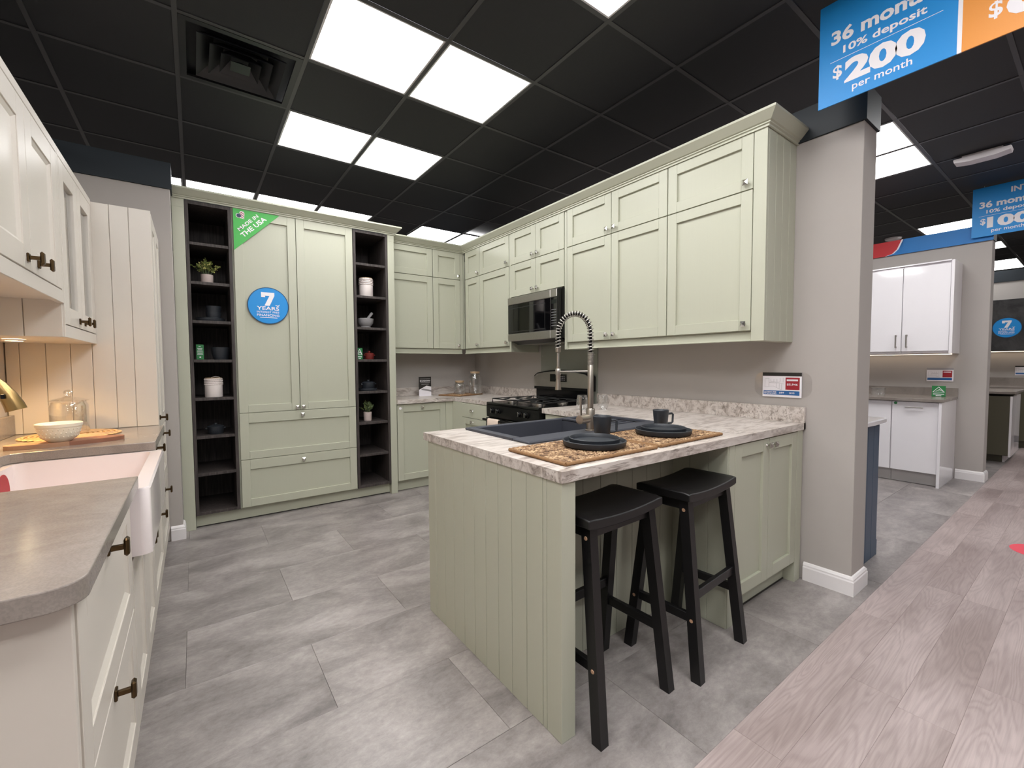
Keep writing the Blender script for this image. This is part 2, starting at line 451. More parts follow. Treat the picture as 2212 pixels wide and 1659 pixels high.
# ceiling light panels
lamp_me = B(.02, GS-.02, .02, GS-.02, .006, .014).mesh('diffuser', 'lamp')
fr = MB(); a, b = .012, GS-.012
for q in ((a, b, a, .022), (a, b, GS-.022, b), (a, .022, .022, GS-.022), (GS-.022, b, .022, GS-.022)): fr.box(q[0], q[1], q[2], q[3], .002, .02)
lf_me = fr.mesh('frame', 'lamp_frame')
LIGHT_LABEL = {
 (1, 1): 'square ceiling light panel, larger left one of the nearest pair', (2, 1): 'square ceiling light panel, right one of the nearest pair over the aisle',
 (1, 3): 'square ceiling light panel, left one of the second pair in front of the pantry', (2, 3): 'square ceiling light panel, right one of the second pair in front of the pantry',
 (2, -1): 'ceiling light panel whose corner shows at the top edge of the photo', (-1, 6): 'ceiling light panel sliver beside the dark band over the left wall end',
 (0, 6): 'ceiling light strip over the pantry crown, above the left open shelves', (1, 6): 'ceiling light strip over the pantry crown, above the pair of tall doors',
 (2, 6): 'ceiling light strip over the pantry crown, above the right open shelves', (4, 6): 'ceiling light panel over the corner wall cabinets, left one of the two',
 (5, 6): 'ceiling light panel partly hidden by crown at the kitchen corner', (7, -1): 'ceiling light panel touching the grey wall end, upper one of a pair',
 (8, -1): 'ceiling light panel in the next bay, lower one of the touching pair', 
 (13, -1): 'long bright ceiling light beside the far blue price sign', (16, -1): 'small bright ceiling light just below the far blue price sign',
 (20, -1): 'farthest bright ceiling light right of the grey wall end', (19, -1): 'far bright ceiling light next to the farthest one'}
for n, (i, j) in enumerate(LIGHTS):
    o = thing('ceiling_light', LIGHT_LABEL.get((i, j), 'unseen square ceiling light panel out of view, assumed to light the store'), 'light', (GX+i*GS, GY+j*GS, CEIL), 0, 'ceiling light panels')
    put('diffuser', lamp_me, o); put('frame', lf_me, o)

# supply air diffuser
v = thing('ceiling_vent', 'black square four-way air vent with nested louvres in the ceiling', 'vent', (GX+VENT[0]*GS, GY+VENT[1]*GS, CEIL))
m = MB(); a, b = .012, GS-.012
for q in ((a, b, a, .045), (a, b, GS-.045, b), (a, .045, .045, GS-.045), (GS-.045, b, .045, GS-.045)): m.box(q[0], q[1], q[2], q[3], -.002, .012)
m.build('frame', 'vent_black', v)
h = GS/2
for half, inner in ((.215, .135), (.155, .085), (.10, .045)):
    m = MB(); vs = []
    for r, z in ((half, -.006), (half, -.012), (inner, .05), (inner+.006, .052)):
        for sx, sy in ((-1, -1), (1, -1), (1, 1), (-1, 1)): vs.append((h+sx*r, h+sy*r, z))
    fs = []
    for k in range(4):
        k2 = (k+1) % 4
        for r in range(3): fs.append((r*4+k, r*4+k2, (r+1)*4+k2, (r+1)*4+k))
        fs.append((12+k, 12+k2, k2, k))
    m.add(vs, fs); m.build('louvre', 'vent_black', v)
m = MB(); m.add([(h-.05, h-.05, -.008), (h+.05, h-.05, -.008), (h+.05, h+.05, -.008), (h-.05, h+.05, -.008), (h, h, .03)], [(0, 1, 2, 3), (0, 1, 4), (1, 2, 4), (2, 3, 4), (3, 0, 4)]); m.build('centre_cone', 'vent_black', v)
B(.02, GS-.02, .02, GS-.02, .054, .06).build('back_plate', 'vent_black', v)

# walls (they stop short of the ceiling, with a dark band along the top)
YB, XR = 4.66, 2.83            # back wall face, right wall face
def wall(name, x0, x1, y0, y1, z0=0, z1=2.505, mat_='wall_paint'): return struct(B(x0, x1, y0, y1, z0, z1, c=.002).build(name, mat_))
wall('wall_right', XR, 3.03, .785, 9)
wall('wall_back', -.10, XR, YB, YB+.13)
wall('wall_left', -.92, -.77, -.5, 4.08, mat_='wall_white')
wall('wall_left_end', -.77, -.10, 3.95, 4.08)
wall('wall_far_bay', 6.62, 6.80, .745, 9, z1=2.5)
wall('wall_last_bay', 10.3, 10.45, .5, 9)
wall('wall_next_bay_back', 3.03, 6.62, 4.66, 4.79)
wall('wall_last_bay_back', 6.80, 10.3, 4.66, 4.79)
wall('wall_store_right', 16.5, 16.65, -6, 9, z1=CEIL)
wall('wall_store_rear', -6.5, 16.5, -6.15, -6, z1=CEIL)
wall('wall_store_left', -6.65, -6.5, -6, 9, z1=CEIL)
wall('wall_store_back', -6.5, 16.5, 8.6, 8.75, z1=CEIL)
def trim(n, *a, mat_='band_navy', c=0): return struct(B(*a, c=c).build('trim_%d' % n, mat_))
trim(1, XR-.012, 3.042, .773, 9, 2.505, 2.685)
trim(2, -.10, XR-.013, YB-.012, YB+.14, 2.505, 2.685)
trim(3, -.93, -.09, 3.938, 4.09, 2.505, 2.685)
trim(4, -.93, -.76, -.5, 3.937, 2.505, 2.685)
trim(5, 6.622, 6.81, .738, 9, 2.5, 2.66)
trim(6, 10.285, 10.46, .49, 9, 2.505, 2.68)
# coloured fascia of the far bay: red piece, white curved stripe, blue run
fa = struct(B(0, .72, -.012, 0, 0, .165).build('trim_7', 'fascia_blue', None, (6.608, 1.458, 2.497), (0, 0, RN)))
m = MB(); m.prism([(-.6, 0), (-.14, 0), (-.075, .018), (-.035, .06), (.005, .165), (-.6, .165)], 1, -.012, 0); struct(m.build('trim_8', 'fascia_red', None, (6.608, 1.458, 2.497), (0, 0, RN)))
fa.location.x = 6.609
m = MB(); m.prism([(-.14, 0), (-.125, 0), (-.06, .018), (-.02, .06), (.02, .165), (.005, .165), (-.035, .06), (-.075, .018)], 1, -.014, 0); struct(m.build('trim_9', 'print_white', None, (6.608, 1.458, 2.497), (0, 0, RN)))
m = MB(); m.prism([(0, 0), (-.125, 0), (-.06, .018), (-.02, .06), (.02, .165), (0.03, .165)], 1, -.011, 0); struct(m.build('trim_10', 'fascia_blue', None, (6.608, 1.458, 2.497), (0, 0, RN)))
# baseboards with a moulded top
bprof = [(0, 0), (.016, 0), (.016, .075), (.013, .082), (.013, .09), (.006, .10), (0, .104)]
def base(name, path): return struct(MB().sweep(bprof, path).build(name, 'trim_white'))
base('baseboard_right', [(3.03, 1.6), (3.03, .785), (XR, .785), (XR, 1.012)][::-1][::1] if False else [(XR, 1.012), (XR, .785), (3.03, .785), (3.03, .86)][::-1])
base('baseboard_left', [(-.10, 4.08), (-.10, 3.95), (-.17, 3.95)])
base('baseboard_far', [(6.80, .95), (6.80, .745), (6.62, .745), (6.62, .95)])
base('baseboard_last', [(10.3, .5), (10.3, .62)][::-1])

# ================================================================== CABINET HELPERS
def shaker_frame(w_, h_, st=.062, rt=.062, rb=.062, t=.02, mat_='sage'):
    m = MB(); c = .0012
    m.box(0, st, 0, t, 0, h_, c=c).box(w_-st, w_, 0, t, 0, h_, c=c)
    m.box(st+.0004, w_-st-.0004, 0, t, 0, rb, c=c).box(st+.0004, w_-st-.0004, 0, t, h_-rt, h_, c=c)
    return m.mesh('door', mat_)
def knob_square():
    m = MB(); m.lathe([(.0085, 0), (.007, .004), (.0055, .008), (.0055, .016)], 10, axis='y')
    s = .0145; vs = []
    for q, y in ((.0095, -.015), (s, -.020), (s, -.024)):
        for sx, sz in ((-1, -1), (1, -1), (1, 1), (-1, 1)): vs.append((sx*q, y, sz*q))
    vs.append((0, -.034, 0)); fs = [(0, 1, 2, 3)]
    for k in range(4):
        k2 = (k+1) % 4; fs += [(k, k2, 4+k2, 4+k), (4+k, 4+k2, 8+k2, 8+k), (8+k, 8+k2, 12)]
    return m.add(vs, fs).mesh('knob', 'chrome_knob')
def knob_bar():
    m = MB(); m.box(-.011, .011, -.006, 0, -.014, .014, c=.002).box(-.005, .005, -.030, -.006, -.006, .006, c=.001)
    m.box(-.012, .012, -.040, -.030, -.021, .021, c=.004); return m.mesh('knob', 'bronze')
KSQ, KBAR = knob_square(), knob_bar()
_fc = {}
def front(root, x0, x1, z0, z1, mat_='sage', knob=None, km=None, st=.062, rt=.062, rb=.062, name='door', style='shaker', label=None):
    """a door or drawer front, its recessed panel and knob as sub-parts; local y = 0 is the front plane"""
    w_, h_ = x1-x0, z1-z0; key = (round(w_, 3), round(h_, 3), mat_, st, rt, rb, style)
    if key not in _fc:
        if style == 'slab': _fc[key] = (B(0, w_, 0, .02, 0, h_, c=.0015).mesh(name, mat_), None)
        else:
            fm = shaker_frame(w_, h_, st, rt, rb, mat_=mat_)
            if style == 'glass': pm = B(st-.004, w_-st+.004, .011, .015, rb-.004, h_-rt+.004).mesh('glass_pane', 'door_glass')
            elif style == 'bead':      # sloping inner moulding round a sunk panel
                pm = MB(); e = .014; pts = [(st, rb), (w_-st, rb), (w_-st, h_-rt), (st, h_-rt)]; pin = [(st+e, rb+e), (w_-st-e, rb+e), (w_-st-e, h_-rt-e), (st+e, h_-rt-e)]
                vs = [(x, .003, z) for x, z in pts]+[(x, .011, z) for x, z in pin]
                pm.add(vs, [(k, (k+1) % 4, 4+(k+1) % 4, 4+k) for k in range(4)]+[(4, 5, 6, 7)])
                pm = pm.mesh('panel', mat_)
            else: pm = B(st-.004, w_-st+.004, .0135, .0195, rb-.004, h_-rt+.004).mesh('panel', mat_)
            _fc[key] = (fm, pm)
    fm, pm = _fc[key]
    d = put(name, fm, root, (x0, 0, z0))
    if label: d['label'] = label
    if pm: put('glass_pane' if style == 'glass' else 'panel', pm, d)
    if knob: put('knob', km or KSQ, d, (knob[0]-x0, 0, knob[1]-z0))
    return d
def boards(root, xs, y, t, z0, z1, mat_, c=.0012, name='board'):
    for a, b in zip(xs, xs[1:]): B(a+.0012, b-.0012, y, y+t, z0, z1, c=c).build(name, mat_, root)
def steps(a, b, n): return [a+(b-a)*k/n for k in range(n+1)]

# ================================================================== PANTRY WALL
YP = 4.10
r = thing('pantry_cabinet', 'tall sage green pantry cabinet with two long doors over two wide drawers', 'cabinet', (.272, YP, 0))
B(0, .931, .021, .55, .10, 2.505).build('body', 'sage', r)
X0 = .272
front(r, .283-X0, .7275-X0, .879, 2.503, knob=(.705-X0, .906), rt=.074)
front(r, .7325-X0, 1.199-X0, .879, 2.503, knob=(.752-X0, .906), rt=.074)
front(r, .283-X0, 1.199-X0, .499, .875, knob=(.744-X0, .84), name='drawer_front', rt=.08)
front(r, .283-X0, 1.199-X0, .109, .495, knob=(.744-X0, .452), name='drawer_front', rt=.08)
def open_shelf(label, x0, x1, tops):
    r = thing('open_shelf_unit', label, 'shelf unit', (x0, YP, .105), 0, 'open shelf columns'); w_ = x1-x0; t = .022
    B(0, t, 0, .53, 0, 2.394, c=.001).build('side', 'dark_wood', r); B(w_-t, w_, 0, .53, 0, 2.394, c=.001).build('side', 'dark_wood', r)
    B(t, w_-t, .515, .53, 0, 2.394).build('back', 'dark_wood', r); B(t, w_-t, .001, .515, 2.370, 2.394, c=.001).build('top', 'dark_wood', r)
    B(t, w_-t, .001, .515, 0, .022, c=.001).build('bottom', 'dark_wood', r)
    for z in tops: B(t, w_-t, .008, .515, z-.022-.105, z-.105, c=.001).build('shelf', 'dark_wood', r)
    return r
TL = [2.198, 1.904, 1.609, 1.309, 1.014, .718, .428]
TR = [2.205, 1.906, 1.613, 1.313, 1.013, .722, .420]
open_shelf('tall narrow dark wood open shelf column at the left end of the pantry', -.022, .270, TL)
open_shelf('tall narrow dark wood open shelf column right of the pantry doors', 1.205, 1.525, TR)
r = thing('end_panel', 'tall sage green end panel at left of pantry beside grey wall', 'panel', (-.098, YP, 0)); B(0, .074, 0, .55, 0, 2.505, c=.001).build('panel', 'sage', r); B(0, .074, -.0012, .001, 2.440, 2.505).build('scribe_strip', 'sage', r)
r = thing('end_panel', 'tall sage green end panel at right of pantry beside corner worktop', 'panel', (1.527, YP, 0)); B(0, .063, 0, .555, 0, 2.505, c=.001).build('panel', 'sage', r); B(0, .063, -.0012, .001, 2.440, 2.505).build('scribe_strip', 'sage', r)
r = thing('plinth', 'long sage green plinth under the pantry and open shelves', 'plinth', (-.022, YP+.057, 0)); B(0, 1.547, 0, .018, .004, .103).build('board', 'sage', r); B(0, 1.547, -.003, .001, 0, .008).build('seal_strip', 'print_dark', r)
# crown mouldings
cprof = [(0, 0), (.008, 0), (.008, .010), (.016, .014), (.016, .020), (.024, .024), (.060, .062), (.060, .074), (0, .074)]
cz = lambda z: [(o, z+h_) for o, h_ in cprof]
tag(MB().sweep(cz(2.502), [(1.59, 4.64), (1.59, YP), (-.098, YP)]).build('crown_moulding', 'sage'), 'sage green crown moulding along the top of the pantry wall', 'moulding')
XU, YU = 2.47, 4.31
tag(MB().sweep(cz(2.497), [(XR, 1.095), (XU, 1.095), (XU, YU), (1.652, YU)]).build('crown_moulding', 'sage'), 'sage green crown moulding running round the wall cabinets over the range', 'moulding')

# stickers on the pantry door
r = thing('door_sticker', 'green triangular corner sticker on the left pantry door reading made in the USA', 'sticker', (.284, YP-.0012, 2.172))
MB().prism([(0, 0), (0, .326), (.326, .326)], 1, -.0012, 0).build('backing', 'sign_green', r)
def rot_y(o, a): o.rotation_euler = (0, -a, 0); return o
rot_y(lettering(r, 'MADE IN', .04, .12, .191, .026, y=-.002, bold=.02), math.radians(45)).location = (.043, -.002, .154)
rot_y(lettering(r, 'THE USA', .04, .08, .238, .036, y=-.002, bold=.024), math.radians(45)).location = (.067, -.002, .106)
hp = []
for k in range(28):
    a = 2*PI*k/28; hp.append((16*math.sin(a)**3/17, (13*math.cos(a)-5*math.cos(2*a)-2*math.cos(3*a)-math.cos(4*a)+2)/17))
def heart(scale, y, mname, name, clip=None):
    pts = [(x*scale, z*scale) for x, z in hp]
    if clip: pts = clip(pts)
    ca, sa = math.cos(math.radians(40)), math.sin(math.radians(40))
    pts = [(x*ca-z*sa, x*sa+z*ca) for x, z in pts]
    MB().prism([(x+.056, z+.276) for x, z in pts], 1, y-.0004, y).build(name, mname, r)
heart(.036, -.0016, 'print_white', 'heart')
def clip_band(z0, z1, x0=-9):
    def f(pts):
        def cut(ps, ins, inter):
            out = []
            for a, b in zip(ps, ps[1:]+ps[:1]):
                if ins(a): out.append(a)
                if ins(a) != ins(b): out.append(inter(a, b))
            return out
        zc = lambda zz: (lambda a, b: (a[0]+(b[0]-a[0])*(zz-a[1])/(b[1]-a[1]), zz))
        xc = lambda xx: (lambda a, b: (xx, a[1]+(b[1]-a[1])*(xx-a[0])/(b[0]-a[0])))
        ps = cut(pts, lambda p: p[1] >= z0, zc(z0)); ps = cut(ps, lambda p: p[1] <= z1, zc(z1))
        if x0 > -9: ps = cut(ps, lambda p: p[0] >= x0, xc(x0))
        return ps
    return f
def clip_left(pts):
    out = []
    for a, b in zip(pts, pts[1:]+pts[:1]):
        ia, ib = a[0] <= 0, b[0] <= 0
        if ia: out.append(a)
        if ia != ib: out.append((0, a[1]+(b[1]-a[1])*(0-a[0])/(b[0]-a[0])))
    return [(x, max(z, -.004)) for x, z in out]
for k in range(6):
    z = -.026+k*.0105
    heart(.032, -.0022, 'print_red', 'stripe', clip_band(z, z+.005, -.05))
heart(.031, -.003, 'print_navy', 'canton', clip_left)

def finance_sticker(label, loc, rz, rad, group):
    r = thing('round_sticker', label, 'sticker', loc, rz, group)
    MB().lathe([(0, 0), (rad, 0), (rad, .0012), (0, .0012)], 48, axis='y').build('backing', 'outline_navy', r)
    MB().lathe([(0, .0012), (rad*.96, .0012), (rad*.96, .0016), (0, .0016)], 48, axis='y').build('face', 'sign_blue', r)
    k = rad; y = -.0026
    m = MB(); m.prism([(-.34*k, .72*k), (.30*k, .72*k), (.30*k, .56*k), (.06*k, 0), (-.19*k, 0), (.06*k, .54*k), (-.15*k, .54*k), (-.15*k, .45*k), (-.34*k, .45*k)], 1, y, y+.0005)
    m.build('numeral', 'print_white', r)
    lettering(r, 'YEARS', -.56*k, -.245*k, 1.08*k, .20*k, y=y, bold=.016)
    lettering(r, 'INTEREST FREE', -.56*k, -.40*k, 1.08*k, .10*k, y=y, bold=.004)
    lettering(r, 'FINANCING', -.56*k, -.58*k, 1.08*k, .125*k, y=y, bold=.012)
    MB().box(-.42*k, .42*k, y, y+.0005, -.665*k, -.635*k).build('rule', 'print_white', r)
    m = MB(); m.prism([(.32*k, .06*k), (.42*k, -.01*k), (.44*k, -.03*k), (.50*k, -.01*k), (.56*k, .10*k), (.46*k, .03*k), (.40*k, .05*k)], 1, y, y+.0005); m.build('mark', 'print_white', r)
    return r
finance_sticker('round blue seven years financing sticker on the left pantry door', (.511, YP-.0002, 1.752), 0, .150, 'round financing stickers')

# ================================================================== WALL CABINETS
Z0, Z1, Z2, Z3 = 1.437, 2.197, 2.203, 2.497
def two_tier(label, org, rz, w_, doors, d=.345, lo=Z0, top=2.51, body0=None, group='sage wall cabinets'):
    """doors: list of (x0, x1, knob side or None) - each with a tall door and a short door above"""
    zb = lo-.004
    r = thing('wall_cabinet', label, 'cabinet', (org[0], org[1], zb), rz, group)
    B(0, w_, .021, d, 0, top-zb).build('body', 'sage', r)
    for x0, x1, kside in doors:
        kx = None if not kside else (x1-.031 if kside == 'r' else x0+.031)
        front(r, x0, x1, lo-zb, Z1-zb, knob=(kx, lo+.036-zb) if kx else None)
        front(r, x0, x1, Z2-zb, Z3-zb, knob=(kx, Z2+.036-zb) if kx else None)
    return r
two_tier('sage wall cabinet on the back wall next to the pantry', (1.592, YU), 0, .506, [(.006, .503, None)])
r = two_tier('narrow sage wall cabinet on the back wall in the corner', (2.099, YU), 0, .35, [(.003, .331, 'r')])
B(.3335, .3705, .003, .020, 0, 1.07).build('corner_post', 'sage', r); B(.375, .391, .0, .020, 0, 1.07).build('corner_post', 'sage', r)
ry = lambda y: (XU, y)
r = two_tier('narrow sage wall cabinet on the range wall in the corner', ry(4.288), RN, .325, [(.022, .322, 'r')])
two_tier('sage wall cabinet between the corner and the microwave', ry(3.962), RN, .533, [(.003, .530, 'r')])
r = two_tier('sage wall cabinet with four small doors above the microwave', ry(3.401), RN, .746, [(.003, .372, 'r'), (.377, .743, 'l')], lo=1.897)
B(-.026, -.001, .004, .345, 1.378-1.893, .61, c=.001).build('side_panel', 'sage', r); B(.7475, .773, .004, .345, 1.378-1.893, .61, c=.001).build('side_panel', 'sage', r)
two_tier('sage wall cabinet with paired tall doors right of the microwave', ry(2.626), RN, .931, [(.005, .464, 'r'), (.469, .928, 'l')])
two_tier('widest single-door sage wall cabinet nearest the camera', ry(1.694), RN, .528, [(.003, .525, 'r')])
# pilaster and boarded end panel
r = thing('cabinet_end', 'sage pilaster and boarded end of the wall cabinets facing the aisle', 'panel', (XU, 1.097, 1.378))
B(0, .022, 0, .068, 0, 1.125, c=.001).build('pilaster', 'sage', r)
B(.023, .359, .008, .066, 0, 1.125).build('core', 'sage', r)
boards(r, [.0225]+[.0225+.3365*k/4 for k in range(1, 5)], 0, .008, 0, 1.125, 'sage', c=.0012)
# light rails under the wall cabinets
def rail(label, loc, rz, w_):
    r = thing('light_rail', label, 'rail', loc, rz, 'light rails under wall cabinets')
    B(0, w_, 0, .018, 0, .052, c=.001).build('board', 'sage', r); B(0, w_, -.007, .018, 0, .009, c=.002).build('bead', 'sage', r); return r
rail('sage light rail under the back wall cabinets', (1.592, YU+.02, 1.378), 0, .87)
rail('sage light rail under the wall cabinets left of the microwave', (XU+.02, 4.30, 1.378), RN, .87)
rail('long sage light rail under the wall cabinets right of the microwave', (XU+.02, 2.626, 1.378), RN, 1.455)

# ================================================================== MICROWAVE
r = thing('microwave', 'stainless and black over-range microwave under the small cabinets', 'microwave', (2.42, 3.378, 1.475), RN)
W = .722
B(0, W, .03, .38, .0, .405).build('housing', 'black_enamel', r)
MB().prism([(.03, 0), (.38, 0), (.36, -.03), (.10, -.03)], 0, .02, W-.02).build('vent_base', 'black_enamel', r)
B(.06, W-.06, .10, .34, -.032, -.029).build('grease_filter', 'steel', r)
d = B(0, .610, 0, .03, .068, .338, c=.003).build('door', 'black_glass', r)
B(0, .610, -.004, .03, .339, .405, c=.004).build('top_trim', 'steel', r); B(.613, .69, -.004, .03, .339, .405, c=.004).build('top_trim', 'steel', r)
B(0, .610, -.004, .03, 0, .067, c=.004).build('bottom_trim', 'steel', r); B(.613, .69, -.004, .03, 0, .067, c=.004).build('bottom_trim', 'steel', r)
m = MB()
for q in ((.03, .54, .085, .089), (.03, .54, .30, .304), (.03, .034, .089, .30), (.536, .54, .089, .30)): m.box(q[0], q[1], -.0006, 0, q[2], q[3])
m.build('window_border', 'border_dark', d, (0, 0, 0))
cp = B(.613, .69, 0, .03, .068, .338, c=.002).build('control_panel', 'black_glass', r)
B(.692, W, .0, .03, 0, .405, c=.003).build('side_strip', 'black_gloss', r)
B(.620, .684, -.001, 0, .285, .318).build('display', 'screen', cp)
bt = B(0, .013, -.0012, 0, 0, .006).mesh('button', 'button_grey')
for a in range(7):
    for b in range(4): put('button', bt, cp, (.622+b*.0155, 0, .10+a*.022))

# ================================================================== RANGE
r = thing('gas_range', 'black freestanding gas range with stainless back panel between the worktops', 'range', (2.165, 3.368, 0), RN)
W = .757
B(0, W, .03, .63, .06, .893).build('body', 'black_enamel', r)
for x in (.05, W-.05):
    for y in (.08, .56): B(x-.02, x+.02, y-.02, y+.02, 0, .06).build('foot', 'iron', r)
ck = B(0, W, -.004, .585, .893, .916, c=.005).build('cooktop', 'black_gloss', r)
MB().prism([(0, .785), (.03, .785), (.03, .893), (-.002, .893)], 0, 0, W).build('control_panel', 'black_enamel', r)
for x in (.107, .196, .514, .601):
    k = thing('tmp', '', '')
    bpy.data.objects.remove(k)
    k = MB().lathe([(.027, 0), (.027, .006), (.021, .009), (.0185, .026), (.016, .029), (0, .029)], 20, axis='y').build('burner_knob', 'black_gloss', r, (x, -.001, .845), smooth=40)
    B(-.003, .003, -.031, -.026, -.018, .018, c=.001).build('pointer', 'steel', k)
od = B(.004, W-.004, -.012, .03, .20, .775, c=.004).build('oven_door', 'black_gloss', r)
B(.12, W-.12, -.0135, -.011, .34, .62).build('window', 'black_glass', od)
m = MB(); m.tube([(.03, -.058, .765), (W-.03, -.058, .765)], .011, 10); m.tube([(.05, -.058, .765), (.05, -.01, .762)], .009, 8); m.tube([(W-.05, -.058, .765), (W-.05, -.01, .762)], .009, 8); m.build('handle', 'black_enamel', od, smooth=50)
B(.004, W-.004, -.008, .03, .07, .193, c=.004).build('drawer_front', 'black_enamel', r)
# backguard with arched top
def arch(z0, z1, dz, n=16, x0=0, x1=W): return [(x0, z0), (x1, z0)]+[(x1-(x1-x0)*k/n, z1-dz*(2*k/n-1)**2 - (.018 if k in (0, n) else 0)) for k in range(n+1)]
bg = MB().prism(arch(1.02, 1.205, .038), 1, .565, .63).build('backguard', 'black_enamel', r)
MB().prism(arch(1.045, 1.193, .036, x0=.008, x1=W-.008), 1, .559, .566).build('steel_panel', 'steel', bg)
B(.02, W-.02, .575, .625, .90, 1.03).build('riser', 'black_gloss', r)
dp = B(.245, .475, .556, .560, 1.095, 1.165, c=.002).build('display', 'black_glass', bg)
for a in range(3):
    for b in range(4): B(.37+b*.022, .384+b*.022, .5552, .5565, 1.108+a*.016, 1.116+a*.016).build('button', 'button_grey', dp)
B(.26, .33, .5552, .5565, 1.115, 1.15).build('clock', 'screen', dp)
# burners and grates
for x in (.19, .57):
    for y in (.16, .42):
        bu = MB().lathe([(.048, .916), (.048, .922), (.036, .926), (.036, .932), (0, .934)], 20, cx=x, cy=y).build('burner', 'steel', r, smooth=40)
        MB().lathe([(.030, .932), (.030, .938), (0, .940)], 18, cx=x, cy=y).build('burner_cap', 'iron', bu, smooth=40)
for xc in (.19, .567):
    m = MB(); z = .946; hw = .165
    for dx in (-hw, hw): m.tube([(xc+dx, .05, z-.03), (xc+dx, .05, z), (xc+dx, .535, z), (xc+dx, .535, z-.03)], .0048, 6)
    for y in (.05, .292, .535): m.tube([(xc-hw, y, z), (xc+hw, y, z)], .0048, 6)
    for y in (.16, .42):
        m.tube([(xc-hw, y, z), (xc-hw+.05, y, z+.004), (xc-.045, y, z+.004)], .0045, 6); m.tube([(xc+hw, y, z), (xc+hw-.05, y, z+.004), (xc+.045, y, z+.004)], .0045, 6)
        m.tube([(xc, y-.11, z), (xc, y-.08, z+.004), (xc, y-.045, z+.004)], .0045, 6); m.tube([(xc, y+.11, z), (xc, y+.08, z+.004), (xc, y+.045, z+.004)], .0045, 6)
    m.build('grate', 'iron', r, smooth=60)
# towel over the oven handle
tw = MB(); N = 10
prof = [(-.074, .47), (-.0735, .60), (-.072, .73), (-.070, .768), (-.063, .779), (-.053, .779), (-.046, .77), (-.044, .73), (-.043, .62), (-.043, .52)]
for side in (0, 1):
    pass
vs = []; n = len(prof)
for k in range(N+1):
    x = .165*k/N
    for (y, z) in prof: vs.append((x, y+.002*math.sin(k*1.7)*(.77-z)*4, z))
fs = [(k*n+i, (k+1)*n+i, (k+1)*n+i+1, k*n+i+1) for k in range(N) for i in range(n-1)]
tw.add(vs, fs); o = tw.build('tea_towel', 'towel', None, (2.165, 3.368-.118, 0), (0, 0, RN), smooth=60)
sm = o.modifiers.new('thick', 'SOLIDIFY'); sm.thickness = .004; sm.offset = 0
tag(o, 'beige tea towel hanging over the black range handle', 'towel')
# splash panel behind the range
r = thing('splash_panel', 'glossy sage splash panel on the wall behind the range', 'panel', (XR-.012, 3.368, .90), RN)
B(0, .757, 0, .010, 0, .56).build('sheet', 'splash_sage', r)
for x in (.03, .727): MB().lathe([(.006, 0), (.006, .003), (0, .004)], 10, axis='y').build('screw', 'steel', r, (x, 0, .44))

# ================================================================== BASE CABINETS (back corner)
r = thing('base_cabinet', 'sage base cabinet with one integrated door beside the pantry', 'cabinet', (1.594, YP, 0))
B(0, .53, .021, .55, .105, .874).build('body', 'sage', r)
front(r, .003, .529, .112, .868, knob=(.262, .836), rt=.075)
B(0, .53, .057, .075, .004, .105).build('plinth', 'sage', r)
MB().lathe([(.013, 0), (.013, .0016), (0, .002)], 20, axis='y').build('round_label', 'print_white', r, (.033, 0, .832))
r = thing('corner_post', 'sage corner filler between the two base cabinets at back', 'panel', (2.126, YP, 0))
B(0, .080, .002, .02, .105, .874).build('strip', 'sage', r); B(.078, .096, -.21, .02, .105, .874).build('return', 'sage', r); B(0, .14, .058, .075, .004, .105).build('plinth', 'sage', r)
r = thing('drawer_cabinet', 'sage three-drawer base cabinet left of the range', 'cabinet', (2.2, 3.888, 0), RN)
B(0, .508, .021, .60, .105, .874).build('body', 'sage', r); B(0, .508, .057, .075, .004, .105).build('plinth', 'sage', r)
for z0, z1 in ((.730, .868), (.455, .726), (.112, .451)): front(r, .003, .505, z0, z1, knob=(.21, z1-.036 if z1 < .8 else .80), name='drawer_front', style='slab' if z1 > .8 else 'shaker')
r = thing('base_cabinet', 'sage base cabinet between the range and the sink peninsula', 'cabinet', (2.2, 2.600, 0), RN)
B(0, .56, .021, .60, .105, .874).build('body', 'sage', r); B(0, .56, .057, .075, .004, .105).build('plinth', 'sage', r)
front(r, .022, .55, .730, .868, knob=(.28, .80), name='drawer_front', style='slab'); front(r, .022, .55, .112, .726, knob=(.06, .69))
# worktops and upstands
r = thing('worktop', 'pale granite-look laminate worktop in the kitchen corner left of the range', 'worktop', (1.592, 3.372, .876))
MB().prism([(0, .702), (.615, .702), (.615, 0), (1.236, 0), (1.236, 1.286), (0, 1.286)], 2, 0, .038).build('slab', 'laminate', r)
B(0, 1.216, 1.266, 1.286, .038, .127, c=.001).build('upstand', 'laminate', r); B(1.216, 1.236, 0, 1.266, .038, .127, c=.001).build('upstand', 'laminate', r)

# ================================================================== PENINSULA
XA, YA, YFAR = .944, 1.027, 2.02
r = thing('peninsula_end_panel', 'boarded sage end panel of the peninsula facing the open floor', 'panel', (XA, YFAR, 0), RN)
L = YFAR-YA
B(.001, L-.001, .010, .062, 0, .875).build('core', 'sage', r)
B(0, .074, 0, .010, 0, .876, c=.0012).build('stile', 'sage', r); B(L-.074, L, 0, .062, 0, .876, c=.0012).build('stile', 'sage', r)
boards(r, [.0745, .084]+steps(.084, .897, 9)[1:]+[.9185], 0, .010, 0, .876, 'sage', c=.0012)
r = thing('peninsula_cabinet', 'sage peninsula cabinet with knee space and two tall doors at the wall', 'cabinet', (1.008, YA, 0))
MB().box(0, 1.80, .305, .33, 0, .874).box(0, 1.80, .95, .97, .1, .874).box(0, .02, .33, .95, 0, .874).box(1.78, 1.80, .33, .95, 0, .874).box(.02, 1.78, .33, .95, .1, .12).build('carcass', 'sage', r)
boards(r, steps(0, .99, 9), .293, .0115, 0, .875, 'sage', c=.0012)
